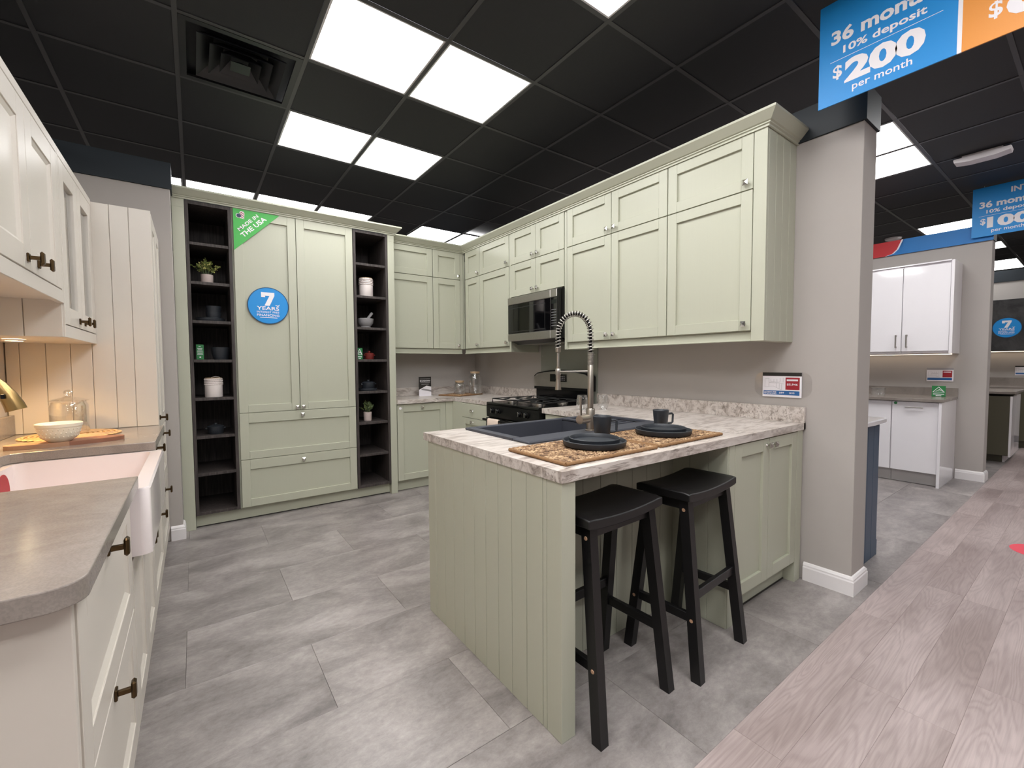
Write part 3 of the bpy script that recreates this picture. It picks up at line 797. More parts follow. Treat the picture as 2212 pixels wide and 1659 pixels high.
B(.99, 1.04, .0, .30, .0, .875, c=.001).build('side', 'sage', r)
for k in range(3): B(.982, .9899, .004+.0965*k, .0995+.0965*k, 0, .875, c=.002).build('board', 'sage', r)
B(1.041, 1.735, .021, .304, .112, .874).build('body', 'sage', r)
d = front(r, 1.043, 1.390, .120, .868, knob=(1.360, .836)); front(r, 1.395, 1.730, .120, .868, knob=(1.425, .836))
B(1.735, 1.808, 0, .30, 0, .875, c=.001).build('post', 'sage', r)
B(1.041, 1.734, .060, .078, .004, .111).build('plinth', 'sage', r); B(1.041, 1.734, .057, .060, 0, .008).build('seal_strip', 'print_dark', r)

SX0, SX1, SY0, SY1 = 1.148, 2.150, 1.452, 2.000      # sink outline
r = thing('worktop', 'pale granite-look laminate worktop of the peninsula around the black sink', 'worktop', (.937, 1.018, .876))
ox, oy = .937, 1.018
m = MB(); q0, q1, p0, p1 = SX0+.012-ox, SX1-.012-ox, SY0+.012-oy, SY1-.012-oy
E1, E2 = XR-.004-ox, 2.058-oy
m.box(0, E1, 0, p0, 0, .038).box(0, q0, p0, p1, 0, .038).box(q1, E1, p0, p1, 0, .038).box(0, E1, p1, E2, 0, .038).box(2.187-ox, E1, E2, 2.606-oy, 0, .038)
m.build('slab', 'laminate', r)
B(E1-.02, E1, .003, 2.606-oy, .038, .127, c=.001).build('upstand', 'laminate', r)
B(E1-.022, E1+.001, 0, .003, 0, .127).build('edge_strip', 'laminate', r)

# black granite drop-in sink
r = thing('kitchen_sink', 'large black composite drop-in sink set into the peninsula worktop', 'sink', (SX0, SY0, .914))
SW, SD = SX1-SX0, SY1-SY0
m = MB(); bx0, bx1, by0, by1 = .045, .66, .125, SD-.035
m.box(0, SW, 0, by0, 0, .012, c=.004).box(0, SW, by1, SD, 0, .012, c=.004).box(0, bx0, by0, by1, 0, .012).box(bx1, bx1+.05, by0, by1, 0, .012).box(SW-.035, SW, by0, by1, 0, .012)
m.build('rim', 'granite_black', r)
m = MB(); t = .008; zb = -.20
m.box(bx0-t, bx0, by0-t, by1+t, zb, .004).box(bx1, bx1+t, by0-t, by1+t, zb, .004).box(bx0, bx1, by0-t, by0, zb, .004).box(bx0, bx1, by1, by1+t, zb, .004).box(bx0, bx1, by0, by1, zb, zb+t)
m.build('bowl', 'granite_black', r)
MB().lathe([(.045, 0), (.045, .003), (.02, .003), (0, .001)], 20, cx=.35, cy=.33, cz=zb+t).build('drain', 'steel', r, smooth=40)
m = MB(); m.box(bx1+.05, SW-.035, by0, by1, -.012, -.004)
for k in range(7): m.box(bx1+.065, SW-.05, by0+.03+k*.052, by0+.048+k*.052, -.004, .0)
m.build('drainer', 'granite_black', r)

# spring faucet
fx, fy = 1.588, 1.517
r = thing('spring_faucet', 'tall brushed nickel spring-neck faucet behind the black sink', 'faucet', (fx, fy, .926))
MB().lathe([(.026, 0), (.026, .005), (.0218, .007), (.0218, .108), (.0195, .112)], 24).build('base', 'brushed_nickel', r, smooth=40)
MB().lathe([(.0146, .11), (.0146, .325), (.0135, .327)], 24).build('post', 'brushed_nickel', r, smooth=40)
m = MB(); pr = []
for k in range(9): pr += [(.0125, .327+k*.007), (.0148, .3285+k*.007), (.0148, .332+k*.007), (.0125, .3335+k*.007)]
m.lathe(pr, 20).build('ribbed_collar', 'steel', r, smooth=30)
hl = MB(); hl.lathe([(0, 0), (.0215, 0), (.0215, .066), (0, .066)], 20, axis='x', cz=.062).build('handle_hub', 'brushed_nickel', r, (-.089, -.0125, 0), (0, 0, math.radians(8)), smooth=40)
m = MB(); m.tube([(-.076, -.011, .078), (-.079, -.011, .172)], .0055, 8); m.build('lever', 'brushed_nickel', r, smooth=50)
# arc path in the plane leaning over the bowl
dirv = Vector((-.030, .205, 0)); reach = dirv.length; dv = dirv.normalized()
def arc_pt(s_):
    # 0..1: up the post, over the half circle, down to the hose
    R_ = reach/2; z0 = .39; up = .095; arcl = PI*R_; dn = .075; tot = up+arcl+dn; q = s_*tot
    if q < up: return Vector((0, 0, z0+q))
    if q < up+arcl:
        a = (q-up)/R_; return dv*(R_-R_*math.cos(a))+Vector((0, 0, z0+up+R_*math.sin(a)))
    return dirv+Vector((0, 0, z0+up-(q-up-arcl)))
m = MB(); m.tube([arc_pt(k/40) for k in range(41)], .0075, 8); m.build('inner_hose', 'black_enamel', r, smooth=60)
pts = []; TURNS = 30; NS = TURNS*12
for k in range(NS+1):
    s_ = k/NS; p = arc_pt(s_); t = (arc_pt(min(1, s_+.004))-arc_pt(max(0, s_-.004))).normalized(); sd = Vector((dv.y, -dv.x, 0)); nn = t.cross(sd)
    a = 2*PI*TURNS*s_; pts.append(p+(sd*math.cos(a)+nn*math.sin(a))*.0135)
m = MB(); m.tube(pts, .0027, 6); m.build('spring', 'steel', r, smooth=70)
e = arc_pt(1)
m = MB(); m.lathe([(0, .012), (.0145, .012), (.0145, -.014), (.010, -.016), (0, -.016)], 16, cx=e.x, cy=e.y, cz=e.z); m.build('spring_ferrule', 'brushed_nickel', r, smooth=40)
m = MB(); m.tube([(e.x, e.y, e.z-.015), (e.x, e.y, .30)], .0072, 12); m.build('spray_neck', 'steel', r, smooth=60)
zt = .308
MB().lathe([(0, zt+.012), (.0095, zt+.012), (.0095, zt), (.0125, zt), (.0125, zt-.050), (.0115, zt-.052), (.0115, zt-.056), (.0128, zt-.068), (.0168, zt-.112), (0, zt-.112)], 20, cx=e.x, cy=e.y).build('spray_head', 'brushed_nickel', r, smooth=35)
m = MB(); m.tube([Vector((0, 0, .295)), dirv+Vector((0, 0, .292))], .0048, 8); m.lathe([(.0130, .275), (.0150, .278), (.0150, .305), (.0130, .308)], 18, cx=dirv.x, cy=dirv.y); m.build('support_arm', 'steel', r, smooth=50)

# ------------------------------------------------------------------ place settings
def placemat(label, x0, y0, w_, d_, rz=0, group='seagrass placemats'):
    r = thing('placemat', label, 'placemat', (x0, y0, .914), rz, group)
    B(.004, w_-.004, .004, d_-.004, .001, .006).build('backing', 'seagrass_dark', r)
    m = MB(); rows = 12; ry_ = d_/rows; n = int(w_/.024)
    for j in range(rows):
        for i in range(n):
            for k in (0, 1):
                cx = (i+.5+.5*k)*w_/(n+.5); cy = (j+.5)*ry_+(.0060 if k else -.0060); a = (.55 if k else -.55)+random.uniform(-.2, .2)
                L_, w2, h_ = .0185, .0070, .0075+random.uniform(-.001, .0015); ca, sa = math.cos(a), math.sin(a); z = .006
                loc = [(-L_, 0, 0), (0, -w2, 0), (L_, 0, 0), (0, w2, 0), (-L_*.45, -w2*.5, h_*.8), (L_*.45, -w2*.5, h_*.8), (L_*.45, w2*.5, h_), (-L_*.45, w2*.5, h_)]
                cx = min(max(cx, .015), w_-.015)
                m.add([(cx+x*ca-y*sa, cy+x*sa+y*ca, z+zz-.001) for x, y, zz in loc], [(4, 5, 6, 7), (0, 1, 5, 4), (1, 2, 5), (2, 3, 6), (2, 6, 5), (3, 0, 7), (0, 4, 7), (3, 7, 6)])
    stuff(m.build('weave', 'seagrass', r, smooth=70))
    for p in ([(0, 0), (w_, 0)], [(w_, 0), (w_, d_)], [(w_, d_), (0, d_)], [(0, d_), (0, 0)]):
        pts = []; q = MB(); a, b = Vector((*p[0], .007)), Vector((*p[1], .007)); n = int((b-a).length/.012)
        q.tube([a+(b-a)*k/n for k in range(n+1)], .006, 6, rr=[.0058+.0016*(k % 2) for k in range(n+1)]); q.build('rope_edge', 'seagrass_shadow_edge', r, smooth=70)
    return r
placemat('woven seagrass placemat nearest the worktop corner', .999, 1.066, .497, .325)
placemat('woven seagrass placemat farther along by the wall side', 1.530, 1.070, .492, .325, math.radians(1.2))
def dish(name, label, x, y, z, rad, h_, group, cat='plate', mat_='slate_stoneware'):
    o = MB().lathe([(0, .002), (rad*.90, .002), (rad*.94, 0), (rad*.985, .006), (rad, h_), (rad*.97, h_+.0015), (rad*.945, h_-.002), (rad*.92, .0085), (rad*.5, .0075), (0, .0075)], 48).build(name, mat_, None, (x, y, z), smooth=40)
    return tag(o, label, cat, group)
ZT = .9290
dish('dinner_plate', 'larger dark slate plate under a small plate on the nearest placemat', 1.305, 1.225, ZT, .128, .022, 'dark dinner plates')
dish('side_plate', 'smaller dark slate plate stacked on the nearest place setting', 1.305, 1.225, ZT+.0085, .102, .023, 'dark side plates')
dish('dinner_plate', 'larger dark slate plate under a small plate on the farther placemat', 1.778, 1.232, ZT, .128, .022, 'dark dinner plates')
dish('side_plate', 'smaller dark slate plate stacked on the farther place setting', 1.778, 1.232, ZT+.0085, .102, .023, 'dark side plates')
def mug(label, x, y, z, rz):
    r = thing('mug', label, 'mug', (x, y, z), rz, 'dark slate mugs')
    MB().lathe([(0, 0), (.031, 0), (.034, .003), (.042, .092), (.0405, .094), (.0385, .092), (.031, .008), (0, .006)], 32).build('cup', 'slate_stoneware', r, smooth=40)
    m = MB(); m.tube([(.036, 0, .072), (.060, 0, .074), (.066, 0, .068), (.064, 0, .028), (.058, 0, .022), (.033, 0, .020)], .0058, 8); m.build('handle', 'slate_stoneware', r, smooth=60)
mug('dark slate mug on the nearest placemat in front of the faucet', 1.490, 1.350, ZT, math.radians(-36))
mug('dark slate mug standing on the worktop behind the farther plates', 2.035, 1.425, .9145, math.radians(-36))
def wine_glass(label, x, y):
    o = MB().lathe([(0, .001), (.030, .001), (.034, .006), (.043, .035), (.044, .055), (.040, .085), (.034, .112), (.0325, .112), (.038, .085), (.042, .055), (.041, .036), (.030, .008), (0, .007)], 28).build('stemless_glass', 'clear_glass', None, (x, y, .9145), smooth=50)
    return tag(o, label, 'glass', 'stemless wine glasses')
wine_glass('clear stemless wine glass seen partly behind the faucet post', 2.33, 2.31)
wine_glass('clear stemless wine glass right of the faucet post', 2.47, 2.235)

# ------------------------------------------------------------------ corner jars, mat, booklet
r = placemat('dark woven mat under the two glass jars in the kitchen corner', 2.30, 4.12, .40, .30, math.radians(20), 'corner mat')
def glass_jar(label, x, y, z, rad, h_, neck, group='corner glass jars'):
    r = thing('glass_jar', label, 'jar', (x, y, z), 0, group)
    MB().lathe([(0, .001), (rad*.95, .001), (rad, .006), (rad, h_*.70), (rad*.95, h_*.78), (neck, h_*.88), (neck, h_), (neck-.003, h_), (neck-.003, h_*.88), (rad*.95-.003, h_*.775), (rad-.003, h_*.69), (rad-.003, .008), (0, .006)], 32).build('body', 'clear_glass', r, smooth=50)
    MB().lathe([(neck*.9, h_-.012), (neck+.004, h_), (neck+.005, h_+.012), (0, h_+.014)], 28).build('lid', 'cork', r, smooth=40)
    MB().lathe([(neck+.001, h_*.89), (neck+.0025, h_*.90), (neck+.0025, h_*.93), (neck+.001, h_*.94)], 28).build('neck_ring', 'clear_glass', r, smooth=50)
glass_jar('short round glass jar on the woven mat in the corner', 2.440, 4.36, .929, .068, .135, .046)
glass_jar('tall glass jar on the woven mat in the corner', 2.600, 4.285, .929, .074, .238, .050)
r = thing('booklet', 'black and white booklet standing on the corner worktop', 'booklet', (2.005, 4.50, .914), math.radians(0))
B(0, .148, 0, .004, 0, .212).build('cover', 'print_dark', r)
MB().prism([(0, 0), (.148, 0), (.148, .100), (.09, .112), (0, .068)], 1, -.0006, 0).build('picture', 'print_white', r)
MB().prism([(.025, .068), (.148, .042), (.148, .062), (.045, .082)], 1, -.0012, -.0005).build('stripe', 'print_grey', r)
lettering(r, 'SHADOW', .012, .158, .124, .016, bold=.02)
for z, a, b in ((.146, .016, .132), (.186, .014, .134), (.126, .03, .118)): B(a, b, -.001, 0, z, z+.005).build('rule', 'print_grey', r)
B(-.002, .15, -.03, .004, 0, .003).build('foot', 'print_white', r)

# price card in an acrylic holder on the right wall
def price_card(label, loc, rz, k=1.0, head='print_dark', price='$5,946', nums=('$89', '$35'), holder=True):
    r = thing('price_card', label, 'price sign', loc, rz, 'wall price cards')
    Wc, Hc = .213*k, .146*k
    if holder:
        def rr(x0, x1, z0, z1, rad):
            out = []
            for cx, cz_, a0 in ((x1-rad, z1-rad, 0), (x0+rad, z1-rad, 90), (x0+rad, z0+rad, 180), (x1-rad, z0+rad, 270)):
                out += [(cx+rad*math.cos(math.radians(a0+15*q)), cz_+rad*math.sin(math.radians(a0+15*q))) for q in range(7)]
            return out
        MB().prism(rr(-.048, Wc+.050, .002, Hc+.002, .05), 1, .003, .0065).build('holder', 'acrylic', r)
    B(0, Wc, 0, .002, 0, Hc).build('card', 'print_white', r)
    y0 = -.0008
    B(0, Wc, y0, 0, Hc*.855, Hc).build('header', head, r)
    B(Wc*.60, Wc*.95, y0, 0, Hc*.31, Hc*.80).build('red_box', 'print_red', r)
    B(Wc*.03, Wc*.95, y0, 0, Hc*.09, Hc*.26).build('blue_bar', 'print_bar_blue', r)
    if price: lettering(r, price, Wc*.635, Hc*.47, Wc*.27, Hc*.095, y=y0-.0006)
    B(Wc*.63, Wc*.91, y0-.0006, y0, Hc*.66, Hc*.73).build('title_rule', 'print_white', r)
    if nums:
        lettering(r, 'INTEREST FREE', Wc*.05, Hc*.185, Wc*.32, Hc*.04, y=y0-.0006); lettering(r, 'FINANCING', Wc*.05, Hc*.115, Wc*.32, Hc*.055, y=y0-.0006)
        lettering(r, nums[0], Wc*.44, Hc*.14, Wc*.13, Hc*.075, y=y0-.0006); lettering(r, nums[1], Wc*.70, Hc*.14, Wc*.13, Hc*.075, y=y0-.0006)
    m = MB()      # line drawing of a kitchen
    for (a, b, c_, d_) in ((.06, .40, .06, .74), (.17, .42, .17, .76), (.06, .74, .17, .76), (.06, .40, .17, .42), (.18, .58, .42, .56), (.18, .60, .42, .58), (.42, .57, .56, .54), (.18, .43, .30, .44), (.30, .44, .44, .33), (.44, .33, .50, .30), (.36, .40, .36, .56), (.44, .33, .44, .55), (.50, .30, .50, .53), (.22, .62, .22, .72), (.30, .62, .30, .73), (.38, .62, .38, .74), (.46, .61, .46, .77), (.54, .60, .54, .79), (.22, .62, .46, .61)):
        dx, dz = (c_-a)*Wc, (d_-b)*Hc; L_ = math.hypot(dx, dz); nx, nz = -dz/L_*.0004, dx/L_*.0004
        m.prism([(a*Wc+nx, b*Hc+nz), (c_*Wc+nx, d_*Hc+nz), (c_*Wc-nx, d_*Hc-nz), (a*Wc-nx, b*Hc-nz)], 1, y0, 0)
    stuff(m.build('line_drawing', 'print_grey', r))
    return r
price_card('kitchen price card with red and blue boxes on the wall above peninsula worktop', (2.8215, 1.254, 1.054), RN)

# ------------------------------------------------------------------ things on the open shelves
def plant(label, x, y, z, pr, ph, spread, top, mats, n=170):
    r = thing('potted_plant', label, 'plant', (x, y, z), 0, 'small potted shelf plants')
    MB().lathe([(0, 0), (pr*.92, 0), (pr, .006), (pr*1.02, ph), (pr*.93, ph), (pr*.90, ph-.008), (0, ph-.008)], 28).build('pot', 'pot_concrete', r, smooth=40)
    MB().lathe([(pr*.9, ph-.010), (0, ph-.004)], 20).build('soil', 'soil', r)
    st = MB(); lv = MB()
    for k in range(22):
        a = random.uniform(0, 2*PI); q = random.uniform(.25, 1); tip = Vector((math.cos(a)*spread*q, math.sin(a)*spread*q*.8, ph+top*(1-.45*q*q)*random.uniform(.7, 1.05)))
        b0 = Vector((math.cos(a)*pr*.4, math.sin(a)*pr*.4, ph-.008)); mid = (b0+tip)/2+Vector((0, 0, .012)); st.tube([b0, mid, tip], .0011, 4)
        for i in range(n//22):
            f = random.uniform(.35, 1.05); c0 = b0*(1-f)**2+mid*2*f*(1-f)+tip*f*f; s_ = random.uniform(.009, .0145)
            d1 = Vector((random.uniform(-1, 1), random.uniform(-1, 1), random.uniform(-.2, 1))).normalized(); d2 = d1.cross(Vector((random.uniform(-1, 1), random.uniform(-1, 1), random.uniform(-1, 1)))).normalized(); up = d1.cross(d2)
            lv.add([c0, c0+d1*s_*.6+d2*s_*.5, c0+d1*s_*1.3+up*s_*.2, c0+d1*s_*.6-d2*s_*.5], [(0, 1, 2), (0, 2, 3)], random.choice((0, 0, 1)))
    st.build('stems', 'leaf_dark', r); stuff(lv.build('foliage', mats, r))
plant('small leafy yellow-green plant in pale pot on upper left open shelf', .105, 4.215, 1.904, .040, .072, .098, .120, ['leaf', 'leaf_pale'], 420)
plant('small green plant in pale pot on lower right open shelf', 1.343, 4.215, .722, .037, .085, .085, .10, ['leaf_dark', 'leaf'], 330)
def crock(label, x, y, z, rad, h_, bow=False):
    r = thing('ribbed_crock', label, 'canister', (x, y, z), 0, 'white ribbed canisters')
    MB().lathe([(0, 0), (rad*.97, 0), (rad, .004), (rad, h_*.6), (rad*.99, h_*.62)]+[(rad*q, h_*.62+h_*.34*k/16) for k in range(17) for q in ((1.03 if k % 4 in (1, 2) else .985),)]+[(rad*.97, h_*.97), (rad*.94, h_*.97), (rad*.94, h_*.9), (0, h_*.9)], 36).build('body', 'ceramic_white', r, smooth=35)
    m = MB()
    for rr_ in range(4):
        for k in range(26):
            a = 2*PI*(k+.5*(rr_ % 2))/26; m.lathe([(0, -.0055), (.005, 0), (0, .0055)], 5, cx=math.cos(a)*rad*1.0, cy=math.sin(a)*rad*1.0, cz=h_*(.66+.085*rr_))
    stuff(m.build('bead_texture', 'ceramic_white', r))
    MB().lathe([(0, h_*.965), (rad*.93, h_*.965), (rad*.95, h_*.975), (rad*.95, h_*1.0), (0, h_*1.0)], 32).build('lid', 'cork', r, smooth=40)
    m = MB(); m.tube([(-.012, 0, h_), (-.013, 0, h_+.006)], .0016, 6); m.tube([(-.012, 0, h_+.004), (.012, -.01, h_+.010), (.034, -.02, h_+.006), (.044, -.02, h_+.002)] if bow else [(-.012, 0, h_+.008), (0, 0, h_+.012), (.012, 0, h_+.008)], .0018, 6); m.build('lid_tie', 'ceramic_white', r, smooth=60)
crock('wide white ribbed canister with cork lid on the left open shelves', .122, 4.205, 1.014, .060, .152, True)
crock('slim tall white ribbed canister with cork lid on the right open shelves', 1.350, 4.21, 1.906, .063, .180)
def bowl(name, label, x, y, z, r0, r1, h_, cat, group, mat_='slate_stoneware'):
    o = MB().lathe([(0, 0), (r0, 0), (r0*1.02, .004), (r1*.97, h_*.7), (r1, h_), (r1*.96, h_), (r1*.92, h_*.7), (r0*.95, .010), (0, .008)], 36).build(name, mat_, None, (x, y, z), smooth=40)
    return tag(o, label, cat, group)
dish('dinner_plate', 'dark plate lowest in the stack under two bowls on left shelves', .118, 4.225, 1.609, .097, .018, 'dark shelf plates')
dish('dinner_plate', 'dark plate second in the stack under two bowls on left shelves', .118, 4.225, 1.6165, .094, .020, 'dark shelf plates')
bowl('cereal_bowl', 'dark bowl lower of the two stacked on plates, left shelves', .139, 4.225, 1.626, .046, .053, .060, 'bowl', 'dark shelf bowls')
bowl('cereal_bowl', 'dark bowl upper of the two stacked on plates, left shelves', .139, 4.225, 1.675, .046, .054, .058, 'bowl', 'dark shelf bowls')
bowl('serving_bowl', 'wide dark bowl lower of the nested pair beside the green card', .178, 4.225, 1.309, .048, .064, .075, 'bowl', 'dark nested bowls')
bowl('serving_bowl', 'wide dark bowl upper of the nested pair beside the green card', .178, 4.225, 1.330, .050, .065, .078, 'bowl', 'dark nested bowls')
def lidded(label, x, y, z, rad, h_, mat_, plate=False):
    r = thing('lidded_pot', label, 'pot', (x, y, z), 0, 'small lidded pots')
    MB().lathe([(0, 0), (rad*.88, 0), (rad*.93, .004), (rad, h_), (rad*.96, h_), (rad*.9, .01), (0, .008)], 32).build('body', mat_, r, smooth=40)
    MB().lathe([(rad*1.02, h_), (rad*1.02, h_+.005), (rad*.6, h_+.014), (0, h_+.016)], 32).build('lid', mat_, r, smooth=40)
    MB().lathe([(.006, h_+.014), (.012, h_+.024), (.010, h_+.029), (0, h_+.031)], 16).build('lid_knob', mat_, r, smooth=60)
    m = MB(); m.tube([(rad*.97, -.014, h_*.8), (rad*1.16, -.012, h_*.82), (rad*1.16, .012, h_*.82), (rad*.97, .014, h_*.8)], .0045, 6); m.tube([(-rad*.97, -.014, h_*.8), (-rad*1.16, -.012, h_*.82), (-rad*1.16, .012, h_*.82), (-rad*.97, .014, h_*.8)], .0045, 6); m.build('handles', mat_, r, smooth=60)
lidded('dark lidded pot alone on the lower left open shelf', .125, 4.215, .718, .056, .055, 'slate_stoneware')
lidded('small dark red lidded pot on the right open shelves', 1.372, 4.225, 1.313, .044, .052, 'red_pot')
dish('dinner_plate', 'dark plate lowest under the dark lidded pot on right shelves', 1.348, 4.215, 1.013, .088, .016, 'dark shelf plates')
dish('dinner_plate', 'dark plate second under the dark lidded pot on right shelves', 1.348, 4.215, 1.0205, .086, .018, 'dark shelf plates')
lidded('dark lidded pot standing on two plates on the right shelves', 1.355, 4.215, 1.030, .060, .058, 'slate_stoneware')
# mortar and pestle
r = thing('mortar', 'grey stone mortar bowl on the right open shelves', 'mortar', (1.338, 4.205, 1.613))
MB().lathe([(0, 0), (.040, 0), (.044, .004), (.044, .016), (.050, .022), (.068, .045), (.074, .088), (.066, .090), (.060, .088), (.054, .05), (.036, .032), (0, .030)], 36).build('bowl', 'stone_grey', r, smooth=40)
MB().lathe([(.0445, .006), (.046, .009), (.0445, .012)], 36).build('foot_ring', 'stone_grey', r, smooth=40)
m = MB(); P0, P1 = Vector((-.012, 0, .045)), Vector((.062, -.012, .148)); m.tube([P0, P0+(P1-P0)*.15, P0+(P1-P0)*.5, P0+(P1-P0)*.94, P1], .012, 12, rr=[.013, .017, .0125, .0135, .008])
tag(m.build('pestle', 'stone_grey', None, (1.338, 4.205, 1.613), smooth=60), 'pale stone pestle leaning in the grey mortar', 'pestle')
def green_card(label, x, y, z, w_, h_, tri=False, rz=0):
    r = thing('green_card', label, 'card', (x, y, z), rz, 'green display cards')
    B(0, w_, 0, .002, 0, h_).build('card', 'card_green', r); B(0, w_, 0, .03, 0, .002).build('foot', 'card_green', r)
    if tri:
        a, b = (w_*.08, h_*.42), (w_*.92, h_*.42); c_ = (w_*.5, h_*.9)
        for p, q in ((a, b), (b, c_), (c_, a), ((w_*.3, h_*.5), (w_*.62, h_*.66)), ((w_*.5, h_*.68), (w_*.8, h_*.5))):
            d = Vector((q[0]-p[0], q[1]-p[1])).normalized()*.0022; MB().prism([(p[0]-d.y, p[1]+d.x), (q[0]-d.y, q[1]+d.x), (q[0]+d.y, q[1]-d.x), (p[0]+d.y, p[1]-d.x)], 1, -.0008, 0).build('emblem_stroke', 'print_white', r)
        B(w_*.3, w_*.7, -.0008, 0, h_*.06, h_*.12).build('rule', 'print_white', r); B(w_*.1, w_*.9, -.0008, 0, h_*.2, h_*.27).build('rule', 'print_white', r)
    else:
        for q, a, b in ((.86, .32, .62), (.74, .15, .82), (.66, .2, .78), (.58, .15, .82), (.50, .1, .9), (.40, .15, .85), (.34, .1, .88)): B(w_*a, w_*b, -.0008, 0, h_*q, h_*(q+.025)).build('rule', 'print_white', r)
        MB().lathe([(0, 0), (w_*.12, 0), (w_*.12, .0008), (0, .0008)], 14, axis='y', cx=w_*.5, cz=h_*.17).build('dot', 'print_white', r)
green_card('tall green card standing on the left open shelves by dark bowls', .018, 4.19, 1.309, .048, .118)
green_card('green card with white triangle emblem on the right open shelves', 1.238, 4.17, 1.313, .054, .108, True)

# ================================================================== STOOLS
def stool(label, cx, cy, rz):
    r = thing('bar_stool', label, 'stool', (cx, cy, 0), rz, 'black saddle bar stools')
    hw, hd, zt = .212, .122, .748
    m = MB(); NX, NY = 20, 10; top = []; bot = []
    def sz(u, v): return zt-.015*(1-u*u)*(1-.15*v*v)-.004*max(0, abs(v)-.85)/.15-.003*max(0, abs(u)-.95)/.05
    vs = []
    for j in range(NY+1):
        for i in range(NX+1):
            u, v = -1+2*i/NX, -1+2*j/NY; vs.append((u*hw, v*hd, sz(u, v)))
    nt = len(vs)
    for j in range(NY+1):
        for i in range(NX+1):
            u, v = -1+2*i/NX, -1+2*j/NY; vs.append((u*hw, v*hd, sz(u, v)-.034 if abs(u) < .99 else zt-.036))
    W1 = NX+1; fs = []
    for j in range(NY):
        for i in range(NX):
            a = j*W1+i; fs += [(a, a+1, a+W1+1, a+W1), (nt+a, nt+a+W1, nt+a+W1+1, nt+a+1)]
    for i in range(NX): fs += [(i, nt+i, nt+i+1, i+1), (NY*W1+i, NY*W1+i+1, nt+NY*W1+i+1, nt+NY*W1+i)]
    for j in range(NY): fs += [(j*W1, j*W1+W1, nt+j*W1+W1, nt+j*W1), (j*W1+NX, nt+j*W1+NX, nt+j*W1+W1+NX, j*W1+W1+NX)]
    o = m.add(vs, fs).build('seat', 'black_wood', r, smooth=40)
    bv = o.modifiers.new('soft', 'BEVEL'); bv.width = .004; bv.segments = 2; bv.limit_method = 'ANGLE'; bv.angle_limit = math.radians(50)
    T = {}; ztop = .700
    for sx in (-1, 1):
        for sy in (-1, 1):
            t_, b_ = Vector((sx*.168, sy*.082, ztop)), Vector((sx*.197, sy*.158, 0)); T[sx, sy] = (t_, b_)
            lg = MB().bar(b_, t_+Vector((0, 0, .005)), .038, .040).build('leg', 'black_wood', r)
            for f in (.34, .955):
                p = b_+(t_-b_)*f; MB().lathe([(0, 0), (.0075, 0), (.006, .002), (0, .002)], 10, axis='x').build('screw_plug', 'copper_plug', lg, (p.x+sx*.019-(.0 if sx > 0 else .002), p.y, p.z))
    def at(sx, sy, z): t_, b_ = T[sx, sy]; return b_+(t_-b_)*(z/ztop)
    for sy in (-1, 1):
        a, b = at(-1, sy, .685), at(1, sy, .685); B(a.x, b.x, a.y-.009, a.y+.009, .665, .715, c=.002).build('apron', 'black_wood', r)
    for sx in (-1, 1):
        a, b = at(sx, -1, .685), at(sx, 1, .685); B(a.x-.009, a.x+.009, a.y, b.y, .665, .712, c=.002).build('apron', 'black_wood', r)
        a, b = at(sx, -1, .24), at(sx, 1, .24); B(a.x-.010, a.x+.010, a.y, b.y, .222, .258, c=.002).build('stretcher', 'black_wood', r)
    a, b = at(-1, -1, .325), at(1, -1, .325); B(a.x, b.x, a.y-.010, a.y+.010, .306, .344, c=.002).build('stretcher', 'black_wood', r)
    return r
stool('black wooden saddle stool tucked beside the boarded end panel', 1.236, 1.118, PI+math.radians(2.4))
stool('black wooden saddle stool nearer to the two tall doors', 1.757, 1.090, math.radians(4.0))

# ================================================================== CREAM KITCHEN (left)
XC, XW = -.175, -.77
cd = XC-XW
def cream_unit(name, label, y0, y1, fronts, z1=.874, cat='cabinet', plinth=True, d=cd-.004):
    r = thing(name, label, cat, (XC, y0, 0), RP, 'cream base units'); w_ = y1-y0
    B(0, w_, .021, d, .10, z1).build('body', 'cream', r)
    if plinth: B(0, w_, .05, .068, 0, .099).build('plinth', 'cream', r)
    for f in fronts: front(r, *f[:4], mat_='cream', knob=f[4], km=KBAR, st=.075, rt=.075, rb=.075, style='bead', name=f[5])
    return r
r = cream_unit('drawer_cabinet', 'cream two-drawer base cabinet nearest the camera, left of the apron sink', 1.021, 1.788, [(.012, .76, .505, .868, (.324, .838), 'drawer_front'), (.012, .76, .105, .50, (.334, .487), 'drawer_front')])
B(-.014, 0, .002, cd-.01, 0, .874).build('end_panel', 'cream', r)
for a_, b_ in ((0, .092), (.092, .184), (.184, .276), (.276, .368), (.368, .46), (.46, .58)): B(-.024, -.0145, a_+.001, b_-.001, 0, .874, c=.0015).build('board', 'cream', r)
r = cream_unit('sink_cabinet', 'cream two-door cabinet under the white apron sink', 1.790, 2.568, [(.004, .383, .105, .645, (.352, .60), 'door'), (.388, .774, .105, .645, (.42, .60), 'door')], z1=.648)
r = cream_unit('drawer_cabinet', 'cream two-drawer base cabinet beyond the apron sink', 2.570, 3.278, [(.006, .70, .505, .868, (.37, .83), 'drawer_front'), (.006, .70, .105, .50, (.34, .482), 'drawer_front')])
r = thing('tall_cabinet', 'tall cream cabinet with boarded side at the end of cream kitchen', 'cabinet', (XC, 3.2805, 0), RP)
TW = .665
B(.012, TW, .021, cd-.004, .10, 2.150).build('body', 'cream', r); B(.012, TW, .05, .068, 0, .099).build('plinth', 'cream', r)
B(0, .012, .022, cd-.004, 0, 2.15).build('side_core', 'cream', r)
xs = [0, .098, .179, .271, .356, .448, .542, cd-.004]
for a, b in zip(xs, xs[1:]): B(-.008, 0, a+.001, b-.001, .915, 2.15, c=.0015).build('board', 'cream', r)
front(r, .014, .661, .505, .868, 'cream', (.27, .832), KBAR, .075, .075, .075, 'drawer_front', 'bead')
